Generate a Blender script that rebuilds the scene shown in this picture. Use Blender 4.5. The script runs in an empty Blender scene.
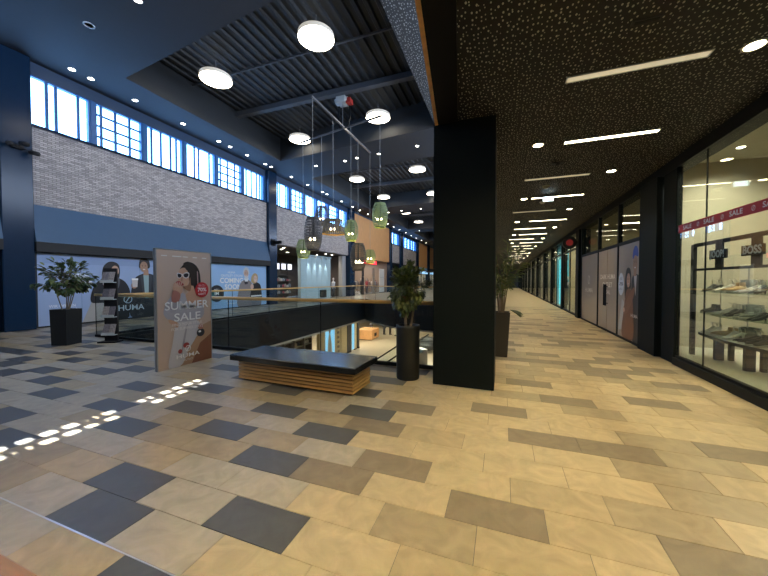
import bpy, bmesh, math, random
from mathutils import Vector, Matrix
random.seed(7)
scene = bpy.context.scene
COL = scene.collection
PI = math.pi

# ------------------------------------------------------------------ camera, world, light, exposure
EYE = 1.54
cam_d = bpy.data.cameras.new('camera'); cam = bpy.data.objects.new('camera', cam_d); COL.objects.link(cam)
cam_d.sensor_width = 36; cam_d.lens = 320.7 / 768 * 36; cam_d.clip_start = 0.03; cam_d.clip_end = 300
cam.location = (0, 0, EYE); cam.rotation_euler = (PI / 2 - 0.0239, 0, 0.35517)
scene.camera = cam
vs = scene.view_settings
vs.view_transform = 'Standard'; vs.look = 'None'; vs.gamma = 1; vs.use_curve_mapping = False; vs.exposure = 0.3
scene.cycles.use_denoising = True
scene.cycles.max_bounces = 8; scene.cycles.diffuse_bounces = 4; scene.cycles.transparent_max_bounces = 16
scene.cycles.sample_clamp_indirect = 6; scene.cycles.caustics_reflective = False; scene.cycles.caustics_refractive = False
world = bpy.data.worlds.new('sky'); scene.world = world; world.use_nodes = True
bg = world.node_tree.nodes['Background']; bg.inputs[0].default_value = (0.45, 0.68, 1.0, 1); bg.inputs[1].default_value = 3.0

SUN_A = -0.05; SUN_T = 0.74                                   # tangent of the sun's elevation
sun_d = bpy.data.lights.new('sun', 'SUN'); sun = bpy.data.objects.new('sun', sun_d); COL.objects.link(sun)
sun_d.energy = 46; sun_d.angle = math.radians(0.2); sun_d.color = (1, 0.96, 0.88)
sun.rotation_euler = Vector((1, SUN_A, -SUN_T)).to_track_quat('-Z', 'Y').to_euler(); sun.location = (-30, 0, 25)

FX = -14.0                                     # plane of the left facade
BAYS = [(-6.0, 4.95, 'win'), (5.66, 16.44, 'win'), (17.2, 27.8, 'win'), (28.85, 39.6, 'wood'), (40.3, 44.0, 'win'),
        (45.3, 53.5, 'win'), (54.7, 62.0, 'wood'), (63.7, 71.0, 'wood')]
def area_light(name, loc, rot, sx, sy, power, color, spread=PI):
    d = bpy.data.lights.new(name, 'AREA'); d.shape = 'RECTANGLE'; d.size = sx; d.size_y = sy; d.energy = power; d.color = color; d.spread = spread
    o = bpy.data.objects.new(name, d); COL.objects.link(o); o.location = loc; o.rotation_euler = rot; o.visible_camera = True
    return o
DAY = (0.22, 0.50, 1.0); DAY2 = (0.64, 0.77, 1.0)
for (a, b, k) in BAYS:                          # daylight just outside the clerestory glass
    if k == 'win':
        area_light('daylight', (FX - 0.42, (a + b) / 2, 7.25), (0, -PI / 2, 0), 1.75, b - a, 52 * (b - a), DAY)
ADDED_WIN = [(-6.0, 4.95), (5.66, 16.44), (17.2, 27.8), (28.85, 39.6)]
for (a, b) in ADDED_WIN:                         # added unseen clerestory above the corridor roof, lights the left facade
    area_light('daylight', (0.45, (a + b) / 2, 6.9), (0, PI / 2, 0), 2.3, b - a, 84 * (b - a), DAY2)

# ------------------------------------------------------------------ helpers
class MB:
    def __init__(s): s.v = []; s.f = []; s.m = []
    def add(s, v, f, mi=0):
        o = len(s.v); s.v += [tuple(p) for p in v]
        for q in f: s.f.append(tuple(i + o for i in q)); s.m.append(mi)
        return s
    def box(s, x0, x1, y0, y1, z0, z1, mi=0):
        return s.add([(x0,y0,z0),(x1,y0,z0),(x1,y1,z0),(x0,y1,z0),(x0,y0,z1),(x1,y0,z1),(x1,y1,z1),(x0,y1,z1)],
                     [(0,3,2,1),(4,5,6,7),(0,1,5,4),(1,2,6,5),(2,3,7,6),(3,0,4,7)], mi)
    def cbox(s, c, d, rz=0, mi=0):
        cx, cy, cz = c; w, h, t = d[0]/2, d[1]/2, d[2]/2; ca, sa = math.cos(rz), math.sin(rz)
        P = [(x*ca-y*sa+cx, x*sa+y*ca+cy, z+cz) for z in (-t,t) for x, y in ((-w,-h),(w,-h),(w,h),(-w,h))]
        return s.add(P, [(0,3,2,1),(4,5,6,7),(0,1,5,4),(1,2,6,5),(2,3,7,6),(3,0,4,7)], mi)
    def tube(s, pts, r, n=8, caps=True, mi=0):
        pts = [Vector(p) for p in pts]; rr = r if isinstance(r, (list, tuple)) else [r]*len(pts)
        rings = []; u = None
        for i, p in enumerate(pts):
            d = (pts[min(i+1, len(pts)-1)] - pts[max(i-1, 0)]).normalized()
            if u is None: u = d.orthogonal().normalized()
            else: u = (u - d*u.dot(d)).normalized()
            w = d.cross(u)
            rings.append([p + (u*math.cos(2*PI*k/n) + w*math.sin(2*PI*k/n))*rr[i] for k in range(n)])
        V = [q for R in rings for q in R]; F = []
        for i in range(len(pts)-1):
            for k in range(n):
                a, b = i*n+k, i*n+(k+1) % n; F.append((a, b, b+n, a+n))
        if caps: F.append(tuple(range(n-1, -1, -1))); F.append(tuple(range(len(V)-n, len(V))))
        return s.add(V, F, mi)
    def lathe(s, prof, c=(0,0,0), n=24, mi=0, caps=True):
        V = []; F = []
        for r, z in prof: V += [(c[0]+r*math.cos(2*PI*k/n), c[1]+r*math.sin(2*PI*k/n), c[2]+z) for k in range(n)]
        for i in range(len(prof)-1):
            for k in range(n):
                a, b = i*n+k, i*n+(k+1) % n; F.append((a, b, b+n, a+n))
        if caps: F.append(tuple(range(n-1, -1, -1))); F.append(tuple(range(len(V)-n, len(V))))
        return s.add(V, F, mi)
    def ell(s, c, r, n=10, m=6, mi=0):
        pr = [(math.sin(PI*i/m), -math.cos(PI*i/m)) for i in range(m+1)]
        V = []; F = []
        for a, z in pr: V += [(c[0]+r[0]*max(a,.02)*math.cos(2*PI*k/n), c[1]+r[1]*max(a,.02)*math.sin(2*PI*k/n), c[2]+r[2]*z) for k in range(n)]
        for i in range(m):
            for k in range(n):
                a, b = i*n+k, i*n+(k+1) % n; F.append((a, b, b+n, a+n))
        return s.add(V, F, mi)
    def prism(s, poly, z0, z1, mi=0):
        n = len(poly); V = [(x,y,z0) for x,y in poly] + [(x,y,z1) for x,y in poly]
        F = [tuple(range(n-1,-1,-1)), tuple(range(n,2*n))] + [(i,(i+1)%n,(i+1)%n+n,i+n) for i in range(n)]
        return s.add(V, F, mi)
    def build(s, name, mats, parent=None, smooth=False, kind=None):
        me = bpy.data.meshes.new(name); me.from_pydata(s.v, [], s.f)
        for m in (mats if isinstance(mats, (list, tuple)) else [mats]): me.materials.append(m)
        if len(set(s.m)) > 1: me.polygons.foreach_set('material_index', s.m)
        if smooth: me.polygons.foreach_set('use_smooth', [True]*len(s.f))
        me.update()
        return link(name, me, parent, kind)
def link(name, data, parent=None, kind=None):
    o = bpy.data.objects.new(name, data); COL.objects.link(o)
    if parent: o.parent = parent
    if kind: o['kind'] = kind
    return o
def bevel(o, w=.005, seg=1):
    bm = bmesh.new(); bm.from_mesh(o.data); bmesh.ops.remove_doubles(bm, verts=bm.verts, dist=1e-5)
    bmesh.ops.bevel(bm, geom=bm.edges[:], offset=w, segments=seg, affect='EDGES', clamp_overlap=True); bm.to_mesh(o.data); bm.free(); return o
def tag(o, label, cat, group=None):
    o['label'] = label; o['category'] = cat
    if group: o['group'] = group
    return o
def thing(name, label, cat, loc=(0,0,0), rz=0, group=None):
    o = bpy.data.objects.new(name, None); COL.objects.link(o); o.location = loc; o.rotation_euler = (0,0,rz); o.empty_display_size = .1
    return tag(o, label, cat, group)
def copy_tree(o, loc=None, rz=None, label=None, parent=None, group=None):
    c = o.copy(); COL.objects.link(c); c.parent = parent
    if loc is not None: c.location = loc
    if rz is not None: c.rotation_euler = (0,0,rz)
    if label: c['label'] = label
    if group: c['group'] = group
    for ch in o.children: copy_tree(ch, parent=c)
    return c
def rebase(t, loc):                             # move a thing's origin to its base, parts stay where they are
    t.location = loc
    for c in t.children: c.location = c.location - Vector(loc)
def struct(name, mb, mat): return mb.build(name, mat, kind='structure')

MATS = {}
def mat(name, col, rough=.5, metal=0, var=0, scale=6, bump=0, bscale=40, emit=None, es=0, spec=.5, coat=0, stretch=None):
    if name in MATS: return MATS[name]
    m = bpy.data.materials.new(name); m.use_nodes = True; nt = m.node_tree; b = nt.nodes['Principled BSDF']
    b.inputs['Base Color'].default_value = (*col, 1); b.inputs['Roughness'].default_value = rough; b.inputs['Metallic'].default_value = metal
    b.inputs['Specular IOR Level'].default_value = spec; b.inputs['Coat Weight'].default_value = coat
    if emit: b.inputs['Emission Color'].default_value = (*emit, 1); b.inputs['Emission Strength'].default_value = es
    geo = nt.nodes.new('ShaderNodeNewGeometry'); vec = geo.outputs['Position']
    if stretch:
        mp = nt.nodes.new('ShaderNodeMapping'); mp.inputs['Scale'].default_value = stretch; nt.links.new(vec, mp.inputs[0]); vec = mp.outputs[0]
    nz = nt.nodes.new('ShaderNodeTexNoise'); nz.inputs['Scale'].default_value = scale; nz.inputs['Detail'].default_value = 4; nt.links.new(vec, nz.inputs[0])
    mix = nt.nodes.new('ShaderNodeMix'); mix.data_type = 'RGBA'; v = max(var, .03)
    mix.inputs[6].default_value = (*[c*(1-v) for c in col], 1); mix.inputs[7].default_value = (*[min(1, c*(1+v)) for c in col], 1)
    nt.links.new(nz.outputs[0], mix.inputs[0]); nt.links.new(mix.outputs[2], b.inputs['Base Color'])
    if bump:
        n2 = nt.nodes.new('ShaderNodeTexNoise'); n2.inputs['Scale'].default_value = bscale; nt.links.new(vec, n2.inputs[0])
        bp = nt.nodes.new('ShaderNodeBump'); bp.inputs['Strength'].default_value = bump; bp.inputs['Distance'].default_value = .02
        nt.links.new(n2.outputs[0], bp.inputs['Height']); nt.links.new(bp.outputs[0], b.inputs['Normal'])
    MATS[name] = m; return m
def glow(name, col, s): return mat(name, tuple(c*.35 for c in col), .4, emit=col, es=s)
def ink(col, rough=.45):                        # flat print colours
    return mat('ink_%02x%02x%02x' % tuple(int(c*255) for c in col), col, rough, var=.04, scale=3)
def glass(name, tint=(1,1,1), refl=.05, rough=0.0):
    if name in MATS: return MATS[name]
    m = bpy.data.materials.new(name); m.use_nodes = True; nt = m.node_tree; nt.nodes.clear()
    out = nt.nodes.new('ShaderNodeOutputMaterial'); mx = nt.nodes.new('ShaderNodeMixShader'); t = nt.nodes.new('ShaderNodeBsdfTransparent'); g = nt.nodes.new('ShaderNodeBsdfGlossy')
    lw = nt.nodes.new('ShaderNodeLayerWeight'); lw.inputs[0].default_value = .25
    mr = nt.nodes.new('ShaderNodeMapRange'); mr.inputs[3].default_value = refl; mr.inputs[4].default_value = min(1, refl*7)
    t.inputs[0].default_value = (*tint, 1); g.inputs['Roughness'].default_value = rough
    nt.links.new(lw.outputs['Facing'], mr.inputs[0]); nt.links.new(mr.outputs[0], mx.inputs[0]); nt.links.new(t.outputs[0], mx.inputs[1]); nt.links.new(g.outputs[0], mx.inputs[2]); nt.links.new(mx.outputs[0], out.inputs[0])
    MATS[name] = m; return m
def perforated(name, base, dot, scale, thr):
    m = mat(name, base, .7); nt = m.node_tree; b = nt.nodes['Principled BSDF']
    geo = nt.nodes.new('ShaderNodeNewGeometry'); mp = nt.nodes.new('ShaderNodeMapping'); mp.inputs['Scale'].default_value = (1.0, .62, 1); nt.links.new(geo.outputs['Position'], mp.inputs[0])
    vo = nt.nodes.new('ShaderNodeTexVoronoi'); vo.voronoi_dimensions = '2D'; vo.inputs['Scale'].default_value = scale; vo.inputs['Randomness'].default_value = .75; nt.links.new(mp.outputs[0], vo.inputs['Vector'])
    # dot size differs from hole to hole
    sep = nt.nodes.new('ShaderNodeSeparateColor'); nt.links.new(vo.outputs['Color'], sep.inputs[0])
    mr = nt.nodes.new('ShaderNodeMapRange'); mr.inputs[3].default_value = thr*.45; mr.inputs[4].default_value = thr; nt.links.new(sep.outputs[0], mr.inputs[0])
    lt = nt.nodes.new('ShaderNodeMath'); lt.operation = 'LESS_THAN'; nt.links.new(vo.outputs['Distance'], lt.inputs[0]); nt.links.new(mr.outputs[0], lt.inputs[1])
    mix = nt.nodes.new('ShaderNodeMix'); mix.data_type = 'RGBA'; mix.inputs[6].default_value = (*base, 1); mix.inputs[7].default_value = (*dot, 1)
    nt.links.new(lt.outputs[0], mix.inputs[0]); nt.links.new(mix.outputs[2], b.inputs['Base Color'])
    return m
def tilemat(name, col, rough):
    m = mat(name, col, rough, var=.10, scale=2.2); nt = m.node_tree; b = nt.nodes['Principled BSDF']
    geo = nt.nodes['Geometry'] if 'Geometry' in nt.nodes else nt.nodes.new('ShaderNodeNewGeometry')
    n = nt.nodes.new('ShaderNodeTexNoise'); n.inputs['Scale'].default_value = 5; n.inputs['Detail'].default_value = 8; n.inputs['Distortion'].default_value = 1.6; nt.links.new(geo.outputs['Position'], n.inputs[0])
    cr = nt.nodes.new('ShaderNodeValToRGB'); cr.color_ramp.elements[0].position = .3; cr.color_ramp.elements[1].position = .72
    cr.color_ramp.elements[0].color = (*[c*.82 for c in col], 1); cr.color_ramp.elements[1].color = (*[min(1,c*1.12) for c in col], 1)
    nt.links.new(n.outputs[0], cr.inputs[0]); nt.links.new(cr.outputs[0], b.inputs['Base Color'])
    rr = nt.nodes.new('ShaderNodeMapRange'); rr.inputs[3].default_value = rough*.85; rr.inputs[4].default_value = rough*1.2; nt.links.new(n.outputs[0], rr.inputs[0]); nt.links.new(rr.outputs[0], b.inputs['Roughness'])
    return m

M_GROUT = mat('grout', (.16,.14,.11), .8)
M_TILES = [tilemat('tile_cream', (.52,.42,.265), .38), tilemat('tile_sand', (.45,.36,.225), .40), tilemat('tile_buff', (.37,.30,.195), .40),
           tilemat('tile_taupe', (.245,.20,.14), .42), tilemat('tile_slate', (.085,.088,.095), .42), tilemat('tile_stone', (.43,.385,.315), .38)]
M_DARK = mat('dark_metal', (.006,.008,.010), .5, var=.1, spec=.15)
M_BLACK = mat('matt_black', (.01,.01,.012), .6)
M_PILLAR = mat('dark_gloss_panel', (.008,.026,.062), .2, var=.1, spec=.3)
M_COLUMN = mat('dark_column', (.006,.010,.012), .6, var=.06, scale=2, spec=.10)
M_SOFFIT = mat('dark_soffit', (.034,.034,.036), .75, var=.06, bump=.1, bscale=60)
M_DECK = mat('dark_deck', (.022,.025,.028), .6)
M_PERF = perforated('perforated_ceiling', (.0022,.0022,.0018), (.55,.51,.40), 24, .22)
M_PERF2 = perforated('perforated_soffit', (.022,.023,.024), (.22,.22,.21), 15, .28)
M_CEIL = mat('black_ceiling', (.003,.003,.0028), .6, spec=.2)
M_BULK = mat('blue_bulkhead', (.048,.115,.22), .35, var=.05)
M_WOOD = mat('wood_oak', (.55,.33,.13), .45, var=.25, scale=5, stretch=(1,8,8))
M_WOODP = mat('wood_panel', (.72,.38,.16), .55, var=.22, scale=3, stretch=(1,4,.5))
M_RAIL = mat('wood_handrail', (.80,.52,.20), .32, var=.15, scale=4, stretch=(1,10,10))
M_STEEL = mat('brushed_steel', (.55,.56,.58), .28, 1)
M_WHITE = mat('white_paint', (.75,.75,.72), .5)
M_GLASS = glass('clear_glass', (.93,.97,.97), .02)
M_SHOPGLASS = glass('shop_glass', (.90,.93,.86), .05)
M_WINGLASS = glass('window_glass', (1,1,1), .02)
M_CLAD = mat('stone_cladding', (.42,.40,.40), .8, var=.3, scale=9, stretch=(3,3,9), bump=1.0, bscale=9)
M_FASCIA = mat('slab_fascia', (.006,.009,.012), .4, var=.1, spec=.3)

# fluted relief of the cladding: short offset courses too fine to pick apart
_nt = M_CLAD.node_tree; _b = _nt.nodes['Principled BSDF']
_g = _nt.nodes.new('ShaderNodeNewGeometry'); _sx = _nt.nodes.new('ShaderNodeSeparateXYZ'); _cx = _nt.nodes.new('ShaderNodeCombineXYZ')
_nt.links.new(_g.outputs['Position'], _sx.inputs[0]); _nt.links.new(_sx.outputs[1], _cx.inputs[0]); _nt.links.new(_sx.outputs[2], _cx.inputs[1])
_br = _nt.nodes.new('ShaderNodeTexBrick'); _nt.links.new(_cx.outputs[0], _br.inputs[0])
_br.inputs['Scale'].default_value = 1; _br.inputs['Brick Width'].default_value = .20; _br.inputs['Row Height'].default_value = .062; _br.inputs['Mortar Size'].default_value = .008; _br.inputs['Bias'].default_value = 0
_br.inputs['Color1'].default_value = (.66,.61,.60,1); _br.inputs['Color2'].default_value = (.36,.33,.33,1); _br.inputs['Mortar'].default_value = (.22,.20,.20,1)
_nt.links.new(_br.outputs[0], _b.inputs['Base Color'])

# ------------------------------------------------------------------ floor and tiles
VOID_Y = 5.5; VX0 = -10.2; VX1 = -1.05
FAR = [(VX0, 23.2), (-8.6, 21.3), (-6.57, 19.8), (-3.9, 19.0), (VX1, 18.7)]
fl = MB(); G = -.006
fl.box(-14.4, 3.2, -8, VOID_Y, -.35, G)
fl.box(-14.4, VX0, VOID_Y, 72, -.35, G)
fl.box(VX1, 3.2, VOID_Y, 72, -.35, G)
fl.prism(FAR + [(VX1, 72), (VX0, 72)], -.35, G)
floor = struct('floor', fl, M_GROUT)

TL, TP, TY0 = .612, .3012, 1.155
DARKT = {(-1,-4),(0,-5),(1,-8),(1,-5),(1,-3),(2,-9),(3,-11),(3,-6),(3,-3),(4,-9),(4,-7),(4,-4),(5,-12),(5,-10),(5,-5),(5,-2),(6,-13),(6,-11),(6,-7),(6,-3),
         (7,-13),(7,-9),(7,-5),(7,-1),(8,-14),(8,-11),(8,-8),(8,-3),(9,-12),(9,-9),(9,-4),(9,-1),(10,-14),(10,-10),(10,-5),(11,-12),(11,0),(12,-9),(12,-6),(12,-3)}
rows = range(-30, 64)
regions = [(-13.98, 2.96, -7.9, VOID_Y-.02), (-13.98, VX0-.02, VOID_Y-.02, 20.4), (VX1+.02, 2.96, VOID_Y-.02, 20.4)]
yaw = -.35517
def px_of(x, y):
    fx, fy = math.sin(yaw), math.cos(yaw); rx, ry = math.cos(yaw), -math.sin(yaw)
    w = x*fx + y*fy
    if w < .5: return None
    return 384 + 320.7*(x*rx + y*ry)/w, 288 - 320.7*(-EYE/w) - 7, 320.7/w
tiles = []
for k in rows:
    y0, y1 = TY0 + TP*k, TY0 + TP*(k+1)
    off = .268 - .204*k
    i0 = int((-14.2 - off)/TL) - 1; i1 = int((3.2 - off)/TL) + 1
    for i in range(i0, i1):
        x0, x1 = off + TL*i, off + TL*(i+1)
        rnd = random.random(); cx, cy = (x0+x1)/2, (y0+y1)/2
        left = cx < -1.25 - .02*cy
        if (k, i) in DARKT or (left and (k > 12 or k < -1 or cx < -9.5) and rnd < .27): t = 4
        elif left: t = 5 if rnd < .62 else (1 if rnd < .8 else 2)
        else: t = 0 if rnd < .36 else (1 if rnd < .58 else (2 if rnd < .78 else 3))
        for (rx0, rx1, ry0, ry1) in regions:
            a, b, c, d = max(x0, rx0), min(x1, rx1), max(y0, ry0), min(y1, ry1)
            if b-a > .02 and d-c > .02:
                p = px_of((a+b)/2, (c+d)/2); s = -1
                if p and -25 < p[0] < 793 and p[1] < 600: s = (b-a)*(d-c)*p[2]**3*EYE/320.7
                tiles.append((s, a, b, c, d, t))
tiles.sort(key=lambda q: -q[0])
gp = .0022; shared = {}
for (s, a, b, c, d, t) in tiles[:300]:
    key = (round(b-a, 3), round(d-c, 3), t)
    if key not in shared:
        w, h = (b-a)/2-gp, (d-c)/2-gp
        m = MB().add([(-w,-h,-.008),(w,-h,-.008),(w,h,-.008),(-w,h,-.008),(-w,-h,-.0015),(w,-h,-.0015),(w,h,-.0015),(-w,h,-.0015),(-w+.002,-h+.002,0),(w-.002,-h+.002,0),(w-.002,h-.002,0),(-w+.002,h-.002,0)],
            [(8,9,10,11),(0,1,5,4),(1,2,6,5),(2,3,7,6),(3,0,4,7),(4,5,9,8),(5,6,10,9),(6,7,11,10),(7,4,8,11)])
        me = bpy.data.meshes.new('tile'); me.from_pydata(m.v, [], m.f); me.materials.append(M_TILES[t]); shared[key] = me
    o = link('tile', shared[key], floor); o.location = ((a+b)/2, (c+d)/2, 0)
rest = MB()
for (s, a, b, c, d, t) in tiles[300:]: rest.box(a+gp, b-gp, c+gp, d-gp, -.008, 0, t)
rest.build('tile', M_TILES, floor, kind='stuff')
# beyond the tiles one can tell apart the material takes over
M_FARFLOOR = mat('far_tiling', (.50,.41,.28), .4, var=.25, scale=2.4, stretch=(1,2,1))
ff = MB(); ff.box(-13.98, VX0-.02, 20.4, 71.9, -.007, -.0005); ff.box(VX1+.02, 2.96, 20.4, 71.9, -.007, -.0005); ff.prism([(x, y+.06) for x, y in FAR]+[(VX1, 71.9), (VX0, 71.9)], -.007, -.001)
ff.build('far_tiling', M_FARFLOOR, floor)
js = MB(); js.box(-6, -1.33, 1.1475, 1.1555, -.004, .0022); tag(js.build('floor_joint_profile', M_STEEL), 'thin steel joint profile set into the floor tiles', 'floor strip')

# slab edges round the void
def fascia(name, pts, n):
    for (p, q) in zip(pts[:-1], pts[1:]):
        p, q = Vector((*p, 0)), Vector((*q, 0)); d = (q-p).normalized(); nn = Vector((-d.y, d.x, 0))*.06
        n.add([p+nn+Vector((0,0,-1.5)), q+nn+Vector((0,0,-1.5)), q-nn+Vector((0,0,-1.5)), p-nn+Vector((0,0,-1.5)), p+nn+Vector((0,0,.012)), q+nn+Vector((0,0,.012)), q-nn+Vector((0,0,.012)), p-nn+Vector((0,0,.012))],
              [(0,3,2,1),(4,5,6,7),(0,1,5,4),(1,2,6,5),(2,3,7,6),(3,0,4,7)])
tr = MB(); fascia('', [(VX0, VOID_Y), (VX0, 23.2)], tr); struct('trim_1', tr, M_FASCIA)
tr = MB(); fascia('', FAR, tr); struct('trim_2', tr, M_FASCIA)
tr = MB(); fascia('', [(VX0, VOID_Y), (VX1, VOID_Y)], tr); struct('trim_3', tr, M_FASCIA)
tr = MB(); fascia('', [(VX1, VOID_Y), (VX1, 18.7)], tr); struct('trim_4', tr, M_FASCIA)

# ------------------------------------------------------------------ atrium ceiling
ZC, ZD = 8.45, 9.75
CX0, CX1 = -12.15, -2.9
def sk(y, x): return y - .105*(x - CX0)
coff = [(-5.2, 3.9), (7.36, 15.5), (18.75, 29.0), (32.2, 42.2), (45.2, 55.2), (58.2, 69.5)]
ce = MB(); cu = MB()
def quadslab(m, P, z0, z1): m.prism(P, z0, z1)
quadslab(ce, [(-14.3,-8),(CX0,-8),(CX0,72),(-14.3,72)], ZC, ZC+.12)
edges = [-8.0]
for a, b in coff: edges += [a, b]
edges.append(72)
for a, b in zip(edges[0::2], edges[1::2]):
    ya1 = sk(a, CX1) if a > -8 else -8; yb1 = sk(b, CX1) if b < 72 else 72
    quadslab(ce, [(CX0, a), (CX1, ya1), (CX1, yb1), (CX0, b)], ZC, ZC+.12)
for a, b in coff:                               # upstands of each coffer
    for P in ([(CX0, a-.1), (CX1, sk(a, CX1)-.1), (CX1, sk(a, CX1)), (CX0, a)], [(CX0, b), (CX1, sk(b, CX1)), (CX1, sk(b, CX1)+.1), (CX0, b+.1)],
              [(CX0-.1, a), (CX0, a), (CX0, b), (CX0-.1, b)], [(CX1, sk(a, CX1)), (CX1+.1, sk(a, CX1)), (CX1+.1, sk(b, CX1)), (CX1, sk(b, CX1))]):
        cu.prism(P, ZC+.12, ZD)
ceiling = struct('ceiling', ce, M_SOFFIT); roof = struct('ceiling', MB().box(-15.2, 7.5, -9, 73, ZD+.1, ZD+.25), M_DECK)
for _k in range(0, len(cu.f), 6):
    MB().add(cu.v[_k//6*8:_k//6*8+8], [tuple(i-_k//6*8 for i in f) for f in cu.f[_k:_k+6]]).build('coffer_upstand', M_DECK, ceiling)
ps = MB().box(CX1, .12, -8, 72, ZC, ZC+.12).build('perforated_soffit', M_PERF2, ceiling)
for a, b in coff:                               # corrugated metal deck, ribs along the hall
    d = MB(); x = CX0; ya, yb = a-1.1, b+.05; prof = []
    while x < CX1: prof += [(x, ZD), (x+.16, ZD), (x+.20, ZD-.07), (x+.31, ZD-.07), (x+.35, ZD)]; x += .35
    V = [(px, ya, pz) for px, pz in prof] + [(px, yb, pz) for px, pz in prof]; n = len(prof)
    d.add(V, [(i, i+1, i+1+n, i+n) for i in range(n-1)]); d.build('deck_sheet', M_DECK, roof)
    for f in (.30, .62):
        yy = a + (b-a)*f if not (7 < a < 8) else (9.9 if f < .5 else 12.3)
        bb = MB()
        if f > .5: bb.box(CX0, CX1, yy-.13, yy+.13, ZD-.32, ZD-.10)
        else: bb.box(CX0, CX1, yy-.03, yy+.03, ZD-.16, ZD-.10)
        bb.build('beam', mat('beam_grey', (.085,.09,.10), .6), roof)

# low ceiling over the shop corridor, its edge running slightly askew up to the column
LZ = 3.8
edge = [(.68, -8), (-.684+.33, 0), (-.684, 2.563), (-.93, 4.55), (-1.0, 5.2), (-1.0, 72)]
in_edge = [(x+.33, y) for x, y in edge]
lc = MB(); lc.prism([(x+.02, y) for x, y in in_edge][::-1] + [], LZ, LZ) if False else None
def strip(m, L, R, z0, z1):
    for i in range(len(L)-1): m.prism([L[i], R[i], R[i+1], L[i+1]], z0, z1)
strip(lc, in_edge, [(3.15, y) for x, y in in_edge], LZ, LZ+.2)
low = lc.build('ceiling', M_PERF, kind='structure')
eb = MB(); strip(eb, [(x+.045, y) for x, y in edge], [(x+.325, y) for x, y in edge], LZ-.012, LZ+.2); eb.build('edge_band', M_CEIL, low)
wt = MB(); strip(wt, edge, [(x+.045, y) for x, y in edge], LZ-.012, LZ+.32); wt.build('edge_trim', mat('wood_edge', (.75,.38,.13), .5, var=.3, scale=14), low)
up = MB(); strip(up, [(x+.02, y) for x, y in edge], [(x+.12, y) for x, y in edge], LZ+.32, 5.6); up.build('upper_fascia', M_PERF2, low)
MB().box(-.9, .3, -8, 72, 5.6, 5.72).build('added_clerestory_sill', M_SOFFIT, low)  # sill of the added clerestory
sm = MB()
for y in (4.95, 11.0, 17.0, 23.0): sm.box(-.6, 2.95, y, y+.012, LZ-.002, LZ+.01)
sm.build('joint', M_BLACK, low)

# ------------------------------------------------------------------ walls of the left side
wl = MB()
def pil(y0, y1): return (y0, y1)
gaps = [(BAYS[i][1], BAYS[i+1][0]) for i in range(len(BAYS)-1)]
for (a, b, k) in BAYS:
    wl.box(FX-.3, FX-.04, a, b, 8.06, ZC)       # header
    if k == 'win': wl.box(FX-.3, FX-.04, a, b, 3.95, 6.42)
    else: wl.box(FX-.3, FX-.04, a, b, 3.9, 8.06)
wl.box(FX-.3, FX-.04, -8, -6, 0, ZC)
wall_left = struct('wall_left', wl, mat('blue_grey_wall', (.03,.06,.12), .55))
for (a, b) in gaps + [(71.0, 71.8)]:
    p = MB().box(FX-.3, FX+.22, a, b, 0, ZC).build('pillar', M_PILLAR, wall_left); bevel(p, .02)
for n, (a, b, k) in enumerate(BAYS):
    if k == 'win':
        MB().box(FX-.04, FX+.02, a+.01, b-.01, 3.95, 6.40).build('cladding', M_CLAD, wall_left)
        MB().box(FX-.04, FX+.10, a, b, 6.40, 6.47).build('sill', M_PILLAR, wall_left)
    else:
        npn = max(3, int((b-a)/1.15)); w = (b-a)/npn
        for j in range(npn):
            MB().box(FX-.04, FX+.03, a+j*w+.008, a+(j+1)*w-.008, 3.9, 8.25).build('panel', M_WOODP, wall_left)
# bulkhead and hoardings of the closed shops (bays 0 and 1)
for (a, b) in ((-6.0, 4.95), (5.66, 16.44)):
    bk = MB(); bk.add([(FX+.02,a,3.95),(FX+.02,b,3.95),(FX+.30,b,2.76),(FX+.30,a,2.76),(FX-.3,a,3.95),(FX-.3,b,3.95),(FX-.3,b,2.76),(FX-.3,a,2.76)],
        [(0,3,2,1),(4,5,6,7),(0,1,5,4),(2,3,7,6),(0,4,7,3),(1,2,6,5)]); bk.build('bulkhead', M_BULK, wall_left)
    MB().box(FX-.3, FX+.30, a, b, 2.45, 2.755).build('lintel', M_BLACK, wall_left)
    MB().box(FX-.3, FX-.03, a, b, 0, 2.45).build('shop_closure', M_DARK, wall_left)
# clerestory windows
nw = 0
M_FRAME = mat('blue_frame', (.03,.13,.34), .4)
def clerestory(y0, y1, style):
    global nw; nw += 1
    w = MB(); z0, z1 = 6.47, 8.06; x0, x1 = FX-.20, FX-.06
    w.box(x0, x1, y0, y0+.07, z0, z1); w.box(x0, x1, y1-.07, y1, z0, z1); w.box(x0, x1, y0+.07, y1-.07, z0, z0+.05); w.box(x0, x1, y0+.07, y1-.07, z1-.05, z1)
    o = struct('window_%d' % nw, w, M_FRAME)
    L = y1-y0
    for f in ({'s': (.30,.44,.80), 'g': (.14,.42,.72), 't': (.16,.40,.66,.82)}[style]):
        MB().box(x0+.05, x1-.05, y0+L*f-.042, y0+L*f+.042, z0+.05, z1-.05).build('mullion', M_FRAME, o)
    if style == 'g':
        for f in (.25, .5, .75):
            zz = z0+(z1-z0)*f; MB().box(x0+.052, x1-.052, y0+.07, y1-.07, zz-.036, zz+.036).build('glazing_bar', M_FRAME, o)
    MB().box(FX-.135, FX-.125, y0+.07, y1-.07, z0+.05, z1-.05).build('pane', M_WINGLASS, o)
    return o
for (a, b, k) in BAYS:
    if k != 'win': continue
    n = max(2, round((b-a)/1.8)); w = (b-a)/n
    for j in range(n): clerestory(a+j*w, a+(j+1)*w-.12, ('tst' if a < 0 else 'sgt')[j % 3] if (b-a) > 5 else 's')
    for j in range(n): MB().box(FX-.3, FX-.04, a+(j+1)*w-.12, a+(j+1)*w, 6.42, 8.06).build('window_post', M_FRAME, wall_left)
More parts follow.
